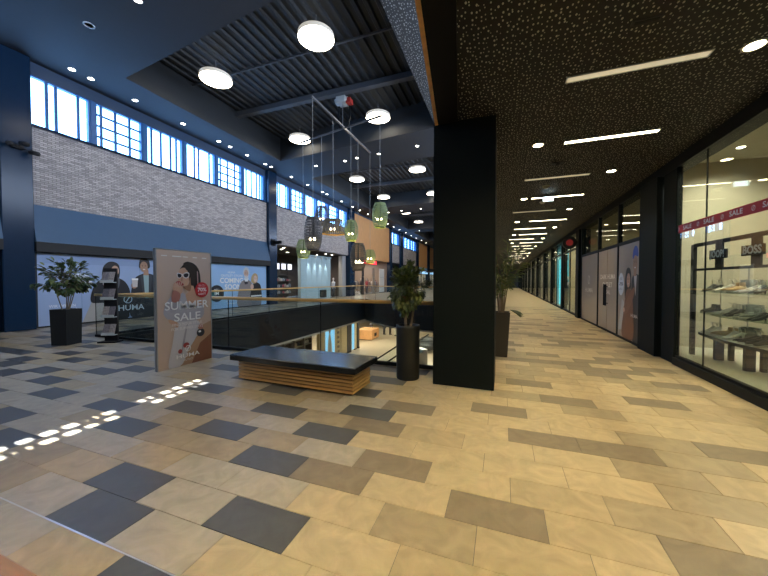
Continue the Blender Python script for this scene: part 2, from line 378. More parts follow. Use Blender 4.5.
# added clerestory above the corridor roof, out of view, to light the facade
UX = .12
for (a, b) in ADDED_WIN:
    n = 6; w = (b-a)/n
    for j in range(n):
        nw += 1; y0, y1 = a+j*w, a+(j+1)*w-.12; f = MB()
        f.box(UX, UX+.14, y0, y0+.07, 5.72, 8.1); f.box(UX, UX+.14, y1-.07, y1, 5.72, 8.1); f.box(UX, UX+.14, y0+.07, y1-.07, 5.72, 5.78); f.box(UX, UX+.14, y0+.07, y1-.07, 8.04, 8.1)
        o = struct('window_%d' % nw, f, M_FRAME); MB().box(UX+.06, UX+.07, y0+.07, y1-.07, 5.78, 8.04).build('pane', M_WINGLASS, o)
        for q in (.33, .66): MB().box(UX+.04, UX+.1, y0+(y1-y0)*q-.02, y0+(y1-y0)*q+.02, 5.78, 8.04).build('mullion', M_FRAME, o)
ur = MB()
prev = -8.0
for (a, b) in ADDED_WIN: ur.box(UX, UX+.2, prev, a, 5.72, ZC); ur.box(UX, UX+.2, a, b, 8.1, ZC); prev = b; [ur.box(UX, UX+.2, a+(j+1)*(b-a)/6-.12, a+(j+1)*(b-a)/6, 5.72, 8.1) for j in range(6)]
ur.box(UX, UX+.2, prev, 72, 5.72, ZC); ur.box(.62, .7, -8, 72, 4.0, ZD+.1)
ur.build('wall_upper_right', mat('upper_wall', (.12,.13,.14), .7), kind='structure')
# added unseen plate blocking the sun, slotted to shape the floor's sun patches
holes = []
XS = FX-.62; 
for j in range(22):
    py = .93 + j*.178
    if j == 9: continue
    drift = -.085*max(0, py-2.3)
    for (px, dy, hy, hx) in ((-4.27+drift, 0, .052, .060), (-4.06+drift, -.09, .052, .052)):
        zc = (px-XS)*SUN_T; dy -= (px-XS)*SUN_A; holes.append((py+dy-hy, py+dy+hy, zc-hx*SUN_T, zc+hx*SUN_T))
sc_ = MB(); ys = sorted({-8.0, 74.0} | {h[0] for h in holes} | {h[1] for h in holes})
for ya, yb in zip(ys[:-1], ys[1:]):
    if yb-ya < 1e-6: continue
    z = 4.8
    for h in sorted((h for h in holes if h[0] <= ya+1e-6 and h[1] >= yb-1e-6), key=lambda h: h[2]):
        sc_.box(XS-.02, XS, ya, yb, z, h[2]); z = h[3]
    sc_.box(XS-.02, XS, ya, yb, z, ZD+.1)
sc_.build('sun_mask', mat('sun_mask_metal', (.3,.32,.35), .6), wall_left)
struct('wall_back', MB().box(-15, 7, -8.4, -8, -.3, ZD+.1), mat('back_wall', (.10,.11,.12), .7))
struct('wall_far', MB().box(-18, 7, 72, 72.4, -.3, ZD+.1), mat('far_wall', (.06,.065,.07), .7))

# ------------------------------------------------------------------ flat print helpers
def smooth_poly(pts, seg=6):
    n = len(pts); out = []
    for i in range(n):
        p0, p1, p2, p3 = (Vector(pts[(i+j) % n]) for j in (-1, 0, 1, 2))
        for s in range(seg):
            t = s/seg; out.append(tuple(.5*((2*p1)+(p2-p0)*t+(2*p0-5*p1+4*p2-p3)*t*t+(3*p1-p0-3*p2+p3)*t**3)))
    return out
def circle(cx, cy, r, ry=None, n=24): return [(cx+r*math.cos(2*PI*i/n), cy+(ry or r)*math.sin(2*PI*i/n)) for i in range(n)]
class Board:
    """flat print on a board: u runs right, v up as the reader sees it; side +1 faces +x, -1 faces -x"""
    def __init__(s, parent, x, y0, z0, side): s.p, s.x, s.y0, s.z0, s.side, s.k = parent, x, y0, z0, side, 0
    def pt(s, u, v): return (s.x + s.side*(.001+.0006*s.k), s.y0 + s.side*u, s.z0 + v)
    def poly(s, name, pts, col, sm=False, parent=None):
        s.k += 1; pts = smooth_poly(pts) if sm else pts
        me = bpy.data.meshes.new(name); bm = bmesh.new(); vs = [bm.verts.new(s.pt(*p)) for p in pts]
        f = bm.faces.new(vs); bmesh.ops.triangulate(bm, faces=[f]); bm.to_mesh(me); bm.free(); me.materials.append(ink(col))
        return link(name, me, s.p)
    def rect(s, name, u0, u1, v0, v1, col): return s.poly(name, [(u0,v0),(u1,v0),(u1,v1),(u0,v1)], col)
    def text(s, txt, u, v, size, col, width=None, bold=0, align='CENTER', name='lettering'):
        s.k += 1
        me = textmesh(txt, size, bold, width, align).copy(); me.materials.clear(); me.materials.append(ink(col))
        me.transform(Matrix(((0,0,0,0),(1,0,0,0),(0,1,0,0),(0,0,0,1))) if s.side > 0 else Matrix(((0,0,0,0),(-1,0,0,0),(0,1,0,0),(0,0,0,1))))
        o = link(name, me, s.p, 'stuff' if ' ' in txt else None); o.location = s.pt(u, v); return o
def textmesh(txt, size, bold=0, width=None, align='CENTER'):
    c = bpy.data.curves.new('lettering', 'FONT'); c.body = txt; c.size = size; c.align_x = align; c.align_y = 'CENTER'; c.offset = bold*size; c.resolution_u = 3
    o = bpy.data.objects.new('lettering', c); COL.objects.link(o); bpy.context.view_layer.update()
    me = bpy.data.meshes.new_from_object(o.evaluated_get(bpy.context.evaluated_depsgraph_get()))
    bpy.data.objects.remove(o); bpy.data.curves.remove(c)
    if width:
        xs = [v.co.x for v in me.vertices]; s = width/max(1e-6, max(xs)-min(xs))
        for v in me.vertices: v.co.x *= s
    return me
def logo(bd, u, v, r, col):
    bd.k += 1; pts = []
    n = 28; V = []; F = []
    for i in range(n):
        a = 2*PI*i/n
        for rr in (r, r*.8): V.append(bd.pt(u+rr*math.cos(a), v+rr*math.sin(a)))
    for i in range(n): j = (i+1) % n; F.append((2*i, 2*j, 2*j+1, 2*i+1))
    for (w0, sgn) in ((.09, 1),):
        o = len(V); V += [bd.pt(u-r*.55-r*w0, v-r*.75), bd.pt(u-r*.55+r*w0*1.6, v-r*.85), bd.pt(u+r*.55+r*w0, v+r*.75), bd.pt(u+r*.55-r*w0*1.6, v+r*.85)]; F.append((o,o+1,o+2,o+3))
    me = bpy.data.meshes.new('logo'); me.from_pydata(V, [], F); me.materials.append(ink(col)); link('logo', me, bd.p)

SKIN = (.62,.38,.26); SKIN2 = (.42,.24,.15); HAIR = (.02,.016,.016); WHT = (.92,.92,.92)
def face(bd, u, v, w, h, skin, hair=None, smile=True):
    fo = bd.poly('face', circle(u, v, w, h), skin); keep = bd.p; bd.p = fo
    for s in (-1, 1):
        bd.poly('eye', circle(u+s*w*.4, v+h*.12, w*.13, h*.05, 10), (.03,.02,.02)); bd.rect('eyebrow', u+s*w*.4-w*.18, u+s*w*.4+w*.18, v+h*.25, v+h*.31, (.04,.03,.02))
    bd.poly('nose', [(u-w*.1, v-h*.2), (u+w*.1, v-h*.2), (u+w*.03, v+h*.1)], tuple(c*.8 for c in skin))
    bd.poly('mouth', circle(u, v-h*.48, w*.33, h*.09, 12), (.8,.75,.72) if smile else (.4,.08,.08)); bd.p = keep

# ------------------------------------------------------------------ hoarding posters of the left shop
def hoarding(name, label, y0, y1, col):
    t = thing(name, label, 'poster', (0,0,0)); t.location = (0,0,0)
    MB().box(FX-.025, FX+.035, y0, y1, .05, 2.43).build('board', ink(col), t)
    fr = MB(); fr.box(FX-.02, FX+.045, y0-.05, y0, .0, 2.445); fr.box(FX-.02, FX+.045, y1, y1+.05, 0, 2.445); fr.box(FX-.02, FX+.045, y0, y1, 0, .05); fr.build('frame', M_BLACK, t)
    return t
h1 = hoarding('shop_hoarding', 'blue hoarding printed with a man and a woman holding coffee cups', 5.76, 11.9, (.34,.45,.68))
B = Board(h1, FX+.036, 5.76, .05, 1)
for u in (1.15, 2.05, 3.1, 4.2): B.rect('panel_joint', u-.006, u+.006, 0, 2.38, (.16,.26,.44))
B.rect('sky_band', 0, 6.1, 2.05, 2.38, (.29,.39,.61))
B.poly('badge', circle(1.12, 1.40, .34), (.72,.78,.86))
B.text('WIR ÖFFNEN', .62, .62, .13, WHT, .7); B.text('HUMA', .75, .46, .17, WHT, .62, .02); B.text('OUTLET', .62, .32, .13, WHT, .6)
B.rect('small_print', .35, .95, .10, .14, (.6,.68,.8)); B.rect('small_print', .35, .85, .19, .22, (.6,.68,.8))
# woman in black with a shopping bag
B.poly('bag', [(1.15,-.0),(1.45,.75),(1.95,.72),(2.05,0)], (.42,.40,.38)); B.poly('bag_side', [(1.95,.72),(2.2,.65),(2.3,0),(2.05,0)], (.55,.55,.52))
B.poly('coat', [(1.42,.70),(1.5,1.25),(1.72,1.52),(1.98,1.62),(2.25,1.6),(2.55,1.42),(2.72,1.0),(2.68,.3),(2.6,.0),(1.95,.0),(1.9,.6)], (.012,.012,.018), True)
B.poly('hair', [(1.78,1.55),(1.8,1.95),(1.95,2.16),(2.15,2.2),(2.33,2.08),(2.36,1.75),(2.28,1.5),(2.0,1.42)], HAIR, True)
face(B, 2.20, 1.86, .13, .19, SKIN)
B.poly('scarf', [(2.0,1.5),(2.15,1.62),(2.35,1.55),(2.3,1.2),(2.1,1.1)], (.10,.10,.12), True)
B.poly('hand', circle(1.9, 1.12, .10, .09), SKIN); B.poly('cup', [(1.83,1.02),(1.99,1.02),(2.02,1.34),(1.80,1.34)], (.55,.22,.2)); B.rect('cup_lid', 1.79, 2.03, 1.33, 1.40, WHT)
# man in a dark jacket
B.poly('jacket', [(2.78,.0),(2.72,.8),(2.86,1.5),(3.1,1.72),(3.4,1.78),(3.7,1.66),(3.9,1.3),(3.95,.5),(3.92,0)], (.018,.02,.028), True)
B.poly('shirt', [(3.22,1.74),(3.44,1.74),(3.42,.75),(3.28,.75)], (.32,.45,.47))
B.poly('lapel', [(3.44,1.76),(3.58,1.7),(3.48,.8),(3.42,.75)], (.04,.045,.055)); B.poly('lapel', [(3.22,1.76),(3.1,1.68),(3.2,.8),(3.28,.75)], (.04,.045,.055))
B.poly('neck', [(3.22,1.7),(3.44,1.7),(3.42,1.95),(3.24,1.95)], SKIN2)
B.poly('hair', [(3.06,2.15),(3.12,2.36),(3.3,2.39),(3.46,2.3),(3.46,2.0),(3.1,1.98)], HAIR, True); face(B, 3.25, 2.05, .15, .22, SKIN2)
B.poly('hand', circle(2.86, 1.28, .11, .12), SKIN2); B.poly('cup', [(2.80,1.22),(2.98,1.22),(3.0,1.50),(2.78,1.50)], (.6,.55,.55)); B.rect('cup_lid', 2.77, 3.01, 1.5, 1.57, WHT)
B.text('HUMA', 2.74, .40, .30, (.62,.7,.8), .95, .01); logo(B, 2.62, .74, .16, (.5,.6,.72))
B.poly('badge', circle(4.6, 1.3, .33), (.72,.78,.86))
B.text('SHOPPING', 5.3, .8, .2, WHT, .9)
h2 = hoarding('shop_hoarding', 'blue hoarding lettered with a white-haired man and a blonde woman', 12.05, 16.34, (.33,.54,.84))
B = Board(h2, FX+.036, 12.05, .05, 1)
B.text('HUMA', 1.55, 1.92, .15, WHT, .5); B.text('OUTLET STORE', 1.60, 1.74, .16, WHT, 1.5)
B.text('COMING', 1.58, 1.47, .38, WHT, 1.6, .02); B.text('SOON', 1.66, 1.12, .38, WHT, 1.15, .02)
B.text('HIER', 1.7, .55, .12, WHT, .3); B.text('ÖFFNET FÜR SIE', 1.7, .38, .12, WHT, 1.1); B.text('MEIN OUTLET', 1.7, .22, .10, WHT, .9)
B.poly('badge', circle(.56, .80, .46, .44), (.010,.012,.018)); B.text('NEU', .56, 1.0, .12, WHT, .3); B.text('IM', .56, .8, .22, WHT, .26, .02); B.text('OUTLET', .56, .6, .13, WHT, .55)
B.poly('coat', [(2.0,.0),(2.02,.9),(2.2,1.35),(2.5,1.52),(2.85,1.48),(3.1,1.2),(3.2,.6),(3.2,.0)], (.26,.23,.235), True)
B.poly('collar', [(2.42,1.5),(2.8,1.5),(2.72,1.28),(2.5,1.25)], (.03,.03,.04)); B.poly('scarf', [(2.45,1.62),(2.8,1.62),(2.74,1.42),(2.5,1.42)], (.75,.78,.82))
B.poly('hair', [(2.4,1.85),(2.42,2.12),(2.6,2.25),(2.8,2.14),(2.82,1.85)], (.62,.64,.68), True); face(B, 2.61, 1.86, .17, .24, (.62,.42,.34)); B.poly('beard', [(2.46,1.78),(2.5,1.62),(2.62,1.57),(2.74,1.62),(2.77,1.78),(2.62,1.70)], (.66,.67,.7), True)
B.poly('jacket', [(2.95,.3),(3.0,1.0),(3.2,1.32),(3.5,1.36),(3.78,1.15),(3.86,.6),(3.84,.3)], (.012,.013,.018), True); B.rect('jacket_stripe', 2.97, 3.86, .52, .60, (.75,.78,.8)); B.rect('jacket_stripe', 2.97, 3.86, .38, .43, (.75,.78,.8))
B.poly('trousers', [(3.0,0),(3.0,.33),(3.84,.33),(3.8,0)], (.2,.2,.22))
B.poly('hair', [(3.0,1.4),(3.05,1.75),(3.3,1.92),(3.52,1.78),(3.5,1.45),(3.25,1.3)], (.50,.36,.18), True); face(B, 3.33, 1.57, .14, .21, (.70,.50,.42)); B.poly('hand', circle(3.05, 1.12, .13, .16), (.66,.47,.4))

rebase(h1, (FX, 5.76, 0)); rebase(h2, (FX, 12.05, 0))
# ------------------------------------------------------------------ column
cm = MB().box(-.965, -.105, 4.68, 5.5, 0, LZ+.2); column = struct('column', cm, M_COLUMN); bevel(column, .008)
column['label'] = 'square blue-black column at the corner of the void'

# ------------------------------------------------------------------ balustrades
def balustrade(label, pts, step, hz, first_post=False):
    t = thing('glass_balustrade', label, 'balustrade', (*pts[0], 0)); o = Vector((*pts[0], 0))
    rail = [Vector((*p, hz)) - o for p in pts]; MB().tube(rail, .034, 10).build('handrail', M_RAIL, t, True)
    for p, q in zip(pts[:-1], pts[1:]):
        p, q = Vector((*p, 0)) - o, Vector((*q, 0)) - o; L = (q-p).length; n = max(1, round(L/step)); d = (q-p)/n; u = d.normalized(); nn = Vector((-u.y, u.x, 0))*.008
        ch = MB()
        for e in (.035, ): 
            a, b = p+nn*e/.008, q+nn*e/.008
        w = nn*4
        ch.add([p+w+Vector((0,0,.013)), q+w+Vector((0,0,.013)), q-w+Vector((0,0,.013)), p-w+Vector((0,0,.013)), p+w+Vector((0,0,.075)), q+w+Vector((0,0,.075)), q-w+Vector((0,0,.075)), p-w+Vector((0,0,.075))],
               [(0,3,2,1),(4,5,6,7),(0,1,5,4),(1,2,6,5),(2,3,7,6),(3,0,4,7)]); ch.build('base_channel', M_DARK, t)
        for i in range(n):
            a, b = p+d*i+u*.008, p+d*(i+1)-u*.008
            Z0, Z1 = Vector((0,0,.075)), Vector((0,0,hz-.04))
            MB().add([a+nn+Z0, b+nn+Z0, b-nn+Z0, a-nn+Z0, a+nn+Z1, b+nn+Z1, b-nn+Z1, a-nn+Z1], [(0,3,2,1),(4,5,6,7),(0,1,5,4),(1,2,6,5),(2,3,7,6),(3,0,4,7)]).build('pane', M_GLASS, t)
            MB().tube([a+Vector((0,0,.07)), a+Vector((0,0,hz-.02))], .009, 6).build('glazing_joint', M_DARK, t)
    return t
balustrade('glass balustrade with oak handrail running behind the slatted bench', [(-10.35, 5.42), (-1.0, 5.42)], 2.1, 1.15)
balustrade('glass balustrade along the walkway in front of the closed shop hoardings', [(VX0-.1, 5.7), (VX0-.1, 23.1)], 2.2, 1.13)
balustrade('curved glass balustrade round the far end of the void', [(x, y+.1) for x, y in FAR], 2.0, 1.13)

# ------------------------------------------------------------------ bench
def bench(label, loc, rz, L, W, topmat, hz=.41):
    t = thing('bench', label, 'bench', loc, rz)
    top = MB().box(-L/2, L/2, -W/2, W/2, hz-.085, hz).build('seat', topmat, t); bevel(top, .008)
    bl, bw = L-.16, W-.2
    MB().box(-bl/2+.05, bl/2-.05, -bw/2+.05, bw/2-.05, .0, hz-.087).build('core', M_BLACK, t)
    n = 6; z0 = .03; pitch = (hz-.09-z0)/n
    for i in range(n):
        za, zb = z0+i*pitch+.005, z0+(i+1)*pitch-.011
        s = MB(); s.box(-bl/2, bl/2, -bw/2, -bw/2+.03, za, zb); s.box(-bl/2, bl/2, bw/2-.03, bw/2, za, zb); s.box(-bl/2, -bl/2+.03, -bw/2+.03, bw/2-.03, za, zb); s.box(bl/2-.03, bl/2, -bw/2+.03, bw/2-.03, za, zb)
        s.build('slat', M_WOOD, t)
    return t
bench('slatted oak bench with thick black seat in front of the balustrade', (-2.82, 4.08, 0), math.radians(-1.5), 2.14, .74, mat('black_seat', (.010,.012,.016), .22))
bench('bench with warm brown wooden seat beside the floor strip', (-2.72, .362, 0), 0, 2.2, .62, mat('wood_walnut', (.36,.19,.08), .4, var=.25, scale=5, stretch=(1,8,8)))

# ------------------------------------------------------------------ plants
def leaf(mb, p, d, up, L, W, mi=0):
    W = W*1.25; d = d.normalized(); s = d.cross(up)
    s = s.normalized() if s.length > 1e-4 else d.orthogonal().normalized()
    n = s.cross(d)
    P = [p, p+d*L*.3+s*W*.42+n*L*.03, p+d*L*.65+s*W*.4+n*L*.0, p+d*L-n*L*.12, p+d*L*.65-s*W*.4, p+d*L*.3-s*W*.42+n*L*.03, p+d*L*.5-n*L*.04]
    mb.add(P, [(0,6,1),(1,6,2),(2,6,3),(3,6,4),(4,6,5),(5,6,0)], mi)
M_LEAF = [mat('leaf_dark', (.05,.085,.03), .4, var=.2), mat('leaf_mid', (.085,.13,.045), .4, var=.2), mat('leaf_light', (.17,.20,.07), .4, var=.2)]
M_BARK = mat('bark', (.17,.13,.09), .8, var=.3); M_SOIL = mat('soil', (.04,.03,.02), .9); M_POT = mat('planter_black', (.012,.014,.016), .5)
def rv(): 
    while True:
        v = Vector((random.uniform(-1,1), random.uniform(-1,1), random.uniform(-1,1)))
        if .1 < v.length < 1: return v
def ficus(t, z0, h, rx, rz, nleaf, stems, droop=.3, size=.075):
    tr = MB(); tips = []
    for s in range(stems):
        a = 2*PI*s/stems+random.random(); b = Vector((.05*math.cos(a), .05*math.sin(a), z0-.05)); e = Vector((rx*.45*math.cos(a), rx*.45*math.sin(a), z0+h*.62))
        m = (b+e)/2 + Vector((.02*random.random(), 0, .05)); tr.tube([b, m, e], [.012,.010,.006], 6); tips.append((b, m, e))
    c = Vector((0, 0, z0+h-rz)); br = []; low_ = h > 1 and rx < .5
    for i in range(46):
        v = rv(); v.normalize(); tp = (.62+.38*(v.z*.5+.5)) if low_ else 1
        q = c + Vector((v.x*rx*tp*1.08, v.y*rx*tp*1.08, v.z*rz))*random.uniform(.75, 1.0); src = random.choice(tips)
        st = src[1].lerp(src[2], random.uniform(.2, 1)); tr.tube([st, st.lerp(q, .5)+Vector((0,0,.03)), q], [.005,.004,.002], 4); br.append((st, q))
    tr.build('stem', M_BARK, t)
    lf = MB()
    for i in range(nleaf):
        st, q = random.choice(br); p = st.lerp(q, random.uniform(.45, 1.02)) + rv()*.05
        d = (p-c).normalized() + rv()*.6 + Vector((0,0,-droop)); leaf(lf, p, d, Vector((0,0,1))+rv()*.5, random.uniform(.7,1.25)*size, size*.5, random.choice((0,0,1,1,2)))
    lf.build('foliage', M_LEAF, t, kind='stuff')
t = thing('potted_plant', 'bushy green ficus in a tall round black planter beside the column', 'plant', (-1.40, 4.86, 0))
MB().lathe([(.175,0),(.18,.02),(.185,.80),(.185,.84),(.165,.84),(.163,.78)], n=36, caps=False).build('pot', M_POT, t, True); MB().lathe([(.01,.775),(.164,.78)], n=24).build('soil', M_SOIL, t)
ficus(t, .80, 1.02, .36, .40, 2000, 7, .25, .085)
t = thing('potted_plant', 'spreading ficus in a square dark planter before the blue hoarding', 'plant', (-9.87, 4.57, 0), .33)
b = MB(); b.add([(-.185,-.185,0),(.185,-.185,0),(.185,.185,0),(-.185,.185,0),(-.2,-.2,.85),(.2,-.2,.85),(.2,.2,.85),(-.2,.2,.85)], [(0,3,2,1),(0,1,5,4),(1,2,6,5),(2,3,7,6),(3,0,4,7)])
b.add([(-.2,-.2,.85),(.2,-.2,.85),(.2,.2,.85),(-.2,.2,.85),(-.18,-.18,.85),(.18,-.18,.85),(.18,.18,.85),(-.18,.18,.85),(-.18,-.18,.8),(.18,-.18,.8),(.18,.18,.8),(-.18,.18,.8)], [(0,1,5,4),(1,2,6,5),(2,3,7,6),(3,0,4,7),(4,5,9,8),(5,6,10,9),(6,7,11,10),(7,4,8,11)])
b.build('pot', M_POT, t); MB().box(-.18,.18,-.18,.18,.70,.80).build('soil', M_SOIL, t)
ficus(t, .82, 1.22, .60, .40, 900, 6, .2, .12)
t = thing('potted_plant', 'bamboo palm with narrow leaves in a tapered planter behind the column', 'plant', (-.03, 6.95, 0))
MB().lathe([(.17,0),(.175,.02),(.235,.86),(.24,.90),(.215,.90),(.21,.82)], n=4, caps=False).build('pot', mat('planter_brown', (.035,.03,.025), .45), t).rotation_euler = (0,0,PI/4); MB().lathe([(.01,.80),(.205,.81)], n=4).build('soil', M_SOIL, t).rotation_euler = (0,0,PI/4)
tr = MB(); lf = MB()
for i in range(11):
    a = random.uniform(0, 2*PI); h = random.uniform(.7, 1.5); r = random.uniform(.1, .45)
    e = Vector((r*math.cos(a), r*math.sin(a), .82+h)); m = Vector((r*.3*math.cos(a), r*.3*math.sin(a), .82+h*.55)); tr.tube([(.04*math.cos(a), .04*math.sin(a), .78), m, e], [.011,.008,.004], 5)
    for j in range(30):
        f = random.uniform(.35, 1); p = (m.lerp(e, (f-.35)/.65)); d = Vector((math.cos(a), math.sin(a), .2))*.5 + rv() + Vector((0,0,-.15)); leaf(lf, p, d, Vector((0,0,1)), random.uniform(.14,.26), .022, random.choice((0,1,2,2)))
for j in range(4): leaf(lf, Vector((.16,-.05,.95)), Vector((.5+.1*j,-.3+.25*j,-.1-.12*j)), Vector((0,0,1)), .30, .13, 0)
tr.build('stem', M_BARK, t); lf.build('foliage', M_LEAF, t, kind='stuff')

# ------------------------------------------------------------------ advertising stand
t = thing('advertising_stand', 'tall double-sided advertising stand printed with a summer sale poster', 'advertising stand', (-5.42, 3.70, 0))
MB().box(-.045, .0, 0, 1.05, 0, 2.065).build('panel', ink((.60,.46,.37)), t)
fr = MB(); fr.box(-.052,.007,-.018,0,0,2.07); fr.box(-.052,.007,1.05,1.068,0,2.07); fr.box(-.052,.007,-.018,1.068,2.065,2.08); fr.build('frame', mat('grey_alu', (.38,.40,.42), .4, .6), t)
B = Board(t, 0.0, 0, 0, 1)
B.poly('ground_shadow', [(.35,0),(1.05,0),(1.05,.75),(.75,.65),(.5,.3)], (.46,.29,.18)); B.poly('carpet', [(.62,0),(1.05,0),(1.05,.5),(.8,.35)], (.24,.10,.06))
for i, w in enumerate((.10,.17,.10,.09,.10)): B.rect('header_line', .08+i*.195, .08+i*.195+w, 1.955, 1.972, (.80,.78,.74))
B.poly('skirt', [(.18,.02),(.26,.45),(.36,.80),(.72,.80),(.82,.62),(.70,.45),(.55,.25),(.42,.02)], (.60,.59,.62), True)
B.poly('fold', [(.40,.10),(.46,.5),(.55,.78),(.50,.5)], (.37,.36,.40), True); B.poly('fold', [(.28,.1),(.36,.45),(.42,.76),(.35,.4)], (.38,.37,.41), True)
B.poly('neck', [(.56,1.25),(.72,1.25),(.72,1.52),(.58,1.5)], SKIN)
B.poly('shoulder', [(.5,1.1),(.52,1.28),(.66,1.33),(.82,1.26),(.86,1.05),(.6,.95)], SKIN, True)
B.poly('blouse', [(.10,.98),(.16,1.16),(.30,1.30),(.48,1.30),(.56,1.12),(.72,1.06),(.86,1.06),(.88,.88),(.74,.80),(.36,.80),(.18,.86)], (.44,.44,.49), True)
B.poly('blouse_fold', [(.22,1.0),(.34,1.22),(.42,1.22),(.32,1.0)], (.40,.40,.45), True)
B.poly('arm', [(.20,.86),(.36,.78),(.34,.70),(.20,.80)], SKIN, True)
B.poly('hair', [(.40,1.62),(.42,1.76),(.56,1.87),(.70,1.84),(.80,1.70),(.82,1.40),(.74,1.25),(.66,1.45),(.56,1.55)], HAIR, True)
B.poly('cheek', [(.38,1.52),(.37,1.66),(.44,1.76),(.54,1.74),(.58,1.56),(.52,1.42),(.42,1.40)], SKIN, True)
B.poly('glasses', [(.345,1.635),(.36,1.675),(.42,1.665),(.46,1.655),(.52,1.685),(.585,1.675),(.575,1.60),(.52,1.575),(.465,1.60),(.455,1.63),(.44,1.60),(.40,1.575),(.36,1.59)], (.74,.73,.73), True)
B.poly('lens', [(.365,1.655),(.425,1.648),(.432,1.61),(.40,1.588),(.37,1.60)], (.02,.02,.03), True); B.poly('lens', [(.475,1.645),(.52,1.668),(.568,1.658),(.56,1.612),(.52,1.59),(.482,1.61)], (.02,.02,.03), True)
B.poly('nose_shadow', [(.43,1.60),(.455,1.60),(.45,1.53),(.42,1.53)], (.42,.23,.15)); B.poly('jaw_shadow', [(.46,1.42),(.56,1.46),(.60,1.60),(.62,1.42),(.58,1.34)], (.36,.19,.12), True)
B.poly('hair_strand', [(.47,1.84),(.52,1.74),(.60,1.66),(.62,1.45),(.70,1.50),(.70,1.78),(.58,1.88)], (.035,.026,.025), True)
B.poly('hairband', [(.74,1.72),(.765,1.70),(.77,1.45),(.75,1.46)], (.45,.33,.32))
B.poly('mouth', circle(.44,1.47,.03,.018,10), (.45,.05,.06)); B.poly('fruit', circle(.375,1.47,.07,.055), (.48,.05,.06))
B.poly('hand', [(.27,1.40),(.30,1.50),(.38,1.45),(.45,1.40),(.42,1.30),(.32,1.28)], SKIN, True)
for i in range(4): B.poly('finger', [(.29+.035*i,1.42),(.31+.035*i,1.42),(.335+.035*i,1.50),(.315+.035*i,1.51)], (.62,.40,.30))
B.poly('forearm', [(.27,1.36),(.40,1.30),(.36,1.16),(.24,1.18)], (.45,.2,.16), True)
B.poly('handbag', circle(.80,.55,.085,.075), (.03,.03,.04)); B.poly('handbag_print', circle(.78,.57,.03,.02,10), WHT); B.poly('hand', circle(.80,.66,.06,.05), (.45,.2,.15)); B.poly('flower', circle(.50,.36,.06,.05,10), (.4,.06,.05)); B.poly('flower', circle(.38,.27,.04,.04,10), (.4,.07,.06))
B.poly('sale_badge', circle(.838,1.36,.145), (.58,.03,.04)); B.text('BIS ZU', .838, 1.44, .055, (.9,.6,.6), .14); B.text('70%', .838, 1.36, .10, WHT, .19, .02); B.text('RABATT', .838, 1.28, .055, WHT, .16, .01)
B.text('SUMMER', .535, 1.085, .20, WHT, .86, .012); B.text('SALE', .535, .875, .20, WHT, .52, .012)
B.text('FIND YOUR STYLE', .53, .75, .07, (.85,.82,.8), .58); B.text('FOR SUMMER DAYS', .53, .675, .07, (.85,.82,.8), .62)
logo(B, .53, .30, .055, WHT); B.text('HUMA', .53, .175, .10, WHT, .46, .01); B.text('OUTLET', .53, .095, .05, (.8,.76,.72), .2)

# ------------------------------------------------------------------ brochure stand
t = thing('brochure_stand', 'slim dark brochure stand filled with leaflets by the balustrade', 'brochure stand', (-9.17, 5.10, 0), .45)
MB().box(-.2,.2,-.15,.15,0,.03).build('base', M_BLACK, t); MB().box(-.15,.15,.02,.07,.03,1.84).build('post', M_BLACK, t)
for i, z in enumerate((.18,.62,1.06,1.48)):
    r = MB(); r.box(-.15,.15,-.09,.02,z,z+.02); r.box(-.15,.15,-.10,-.09,z,z+.07); pk = r.build('pocket', mat('clear_plastic', (.5,.55,.56), .15), t)
    for j in range(2):
        lb = MB().add([(-.14+.145*j,-.08,z+.02),(-.005+.145*j,-.08,z+.02),(-.005+.145*j,0,z+.27),(-.14+.145*j,0,z+.27),(-.14+.145*j,-.07,z+.02),(-.005+.145*j,-.07,z+.02),(-.005+.145*j,.01,z+.27),(-.14+.145*j,.01,z+.27)], [(0,1,2,3),(7,6,5,4),(0,4,5,1),(1,5,6,2),(2,6,7,3),(3,7,4,0)])
        lb.build('leaflet', mat('leaflet_print_%d' % ((i+j) % 3), [(.22,.20,.21),(.34,.30,.28),(.14,.13,.15)][(i+j) % 3], .5, var=.8, scale=30), pk)

# ------------------------------------------------------------------ lamps
M_DIFF = glow('drum_diffuser', (1,.90,.72), 12.0); M_HOUS = mat('lamp_housing', (.7,.68,.62), .5, emit=(1,.93,.8), es=.35); M_CABLE = mat('cable', (.20,.20,.20), .5)
drum = thing('drum_lamp', 'round white drum lamp hanging in a dark ceiling coffer', 'lamp', (-5.48, 8.74, 9.0), 0, 'drum lamps in the atrium ceiling')
MB().lathe([(.55,0),(.55,.13),(.50,.16),(.05,.16)], n=40, caps=False).build('housing', M_HOUS, drum, True)
MB().lathe([(.02,-.012),(.50,-.012),(.545,.002)], n=40).build('diffuser', M_DIFF, drum)
MB().tube([(0,0,.16),(0,0,.74)], .012, 6).build('cable', M_CABLE, drum)
for x, y in ((-10.08,9.19),(-10.18,14.6),(-5.45,13.9),(-10.24,21.8),(-5.5,21.3),(-10.15,27.25),(-5.7,27.6),(-10.2,34.3),(-5.6,34.3),(-10.2,40.2),(-5.6,40.2),(-10.2,47.1),(-5.6,47.1),(-10.2,53),(-10.2,60),(-10.2,-2.6),(-5.5,-3.0),(-10.2,1.6),(-5.5,1.5)):
    copy_tree(drum, (x, y, 9.0))
_dr = [o for o in COL.objects if o.name.startswith('drum_lamp')]
for o in _dr:
    x, y = o.location.x, o.location.y
    where = 'coffer before the hoist' if y < 5 else ('hoist coffer' if y < 17 else ('coffer past the hoist' if y < 30 else ('second coffer past the hoist' if y < 43 else 'distant coffer')))
    o['label'] = 'round drum lamp in %s, %s side%s' % (where, 'clerestory' if x < -8 else 'corridor', '' if y > 43 else (', nearer the bench' if (y < 0 or 7 < y < 11 or 18 < y < 24 or 30 < y < 37) else ', farther from the bench'))

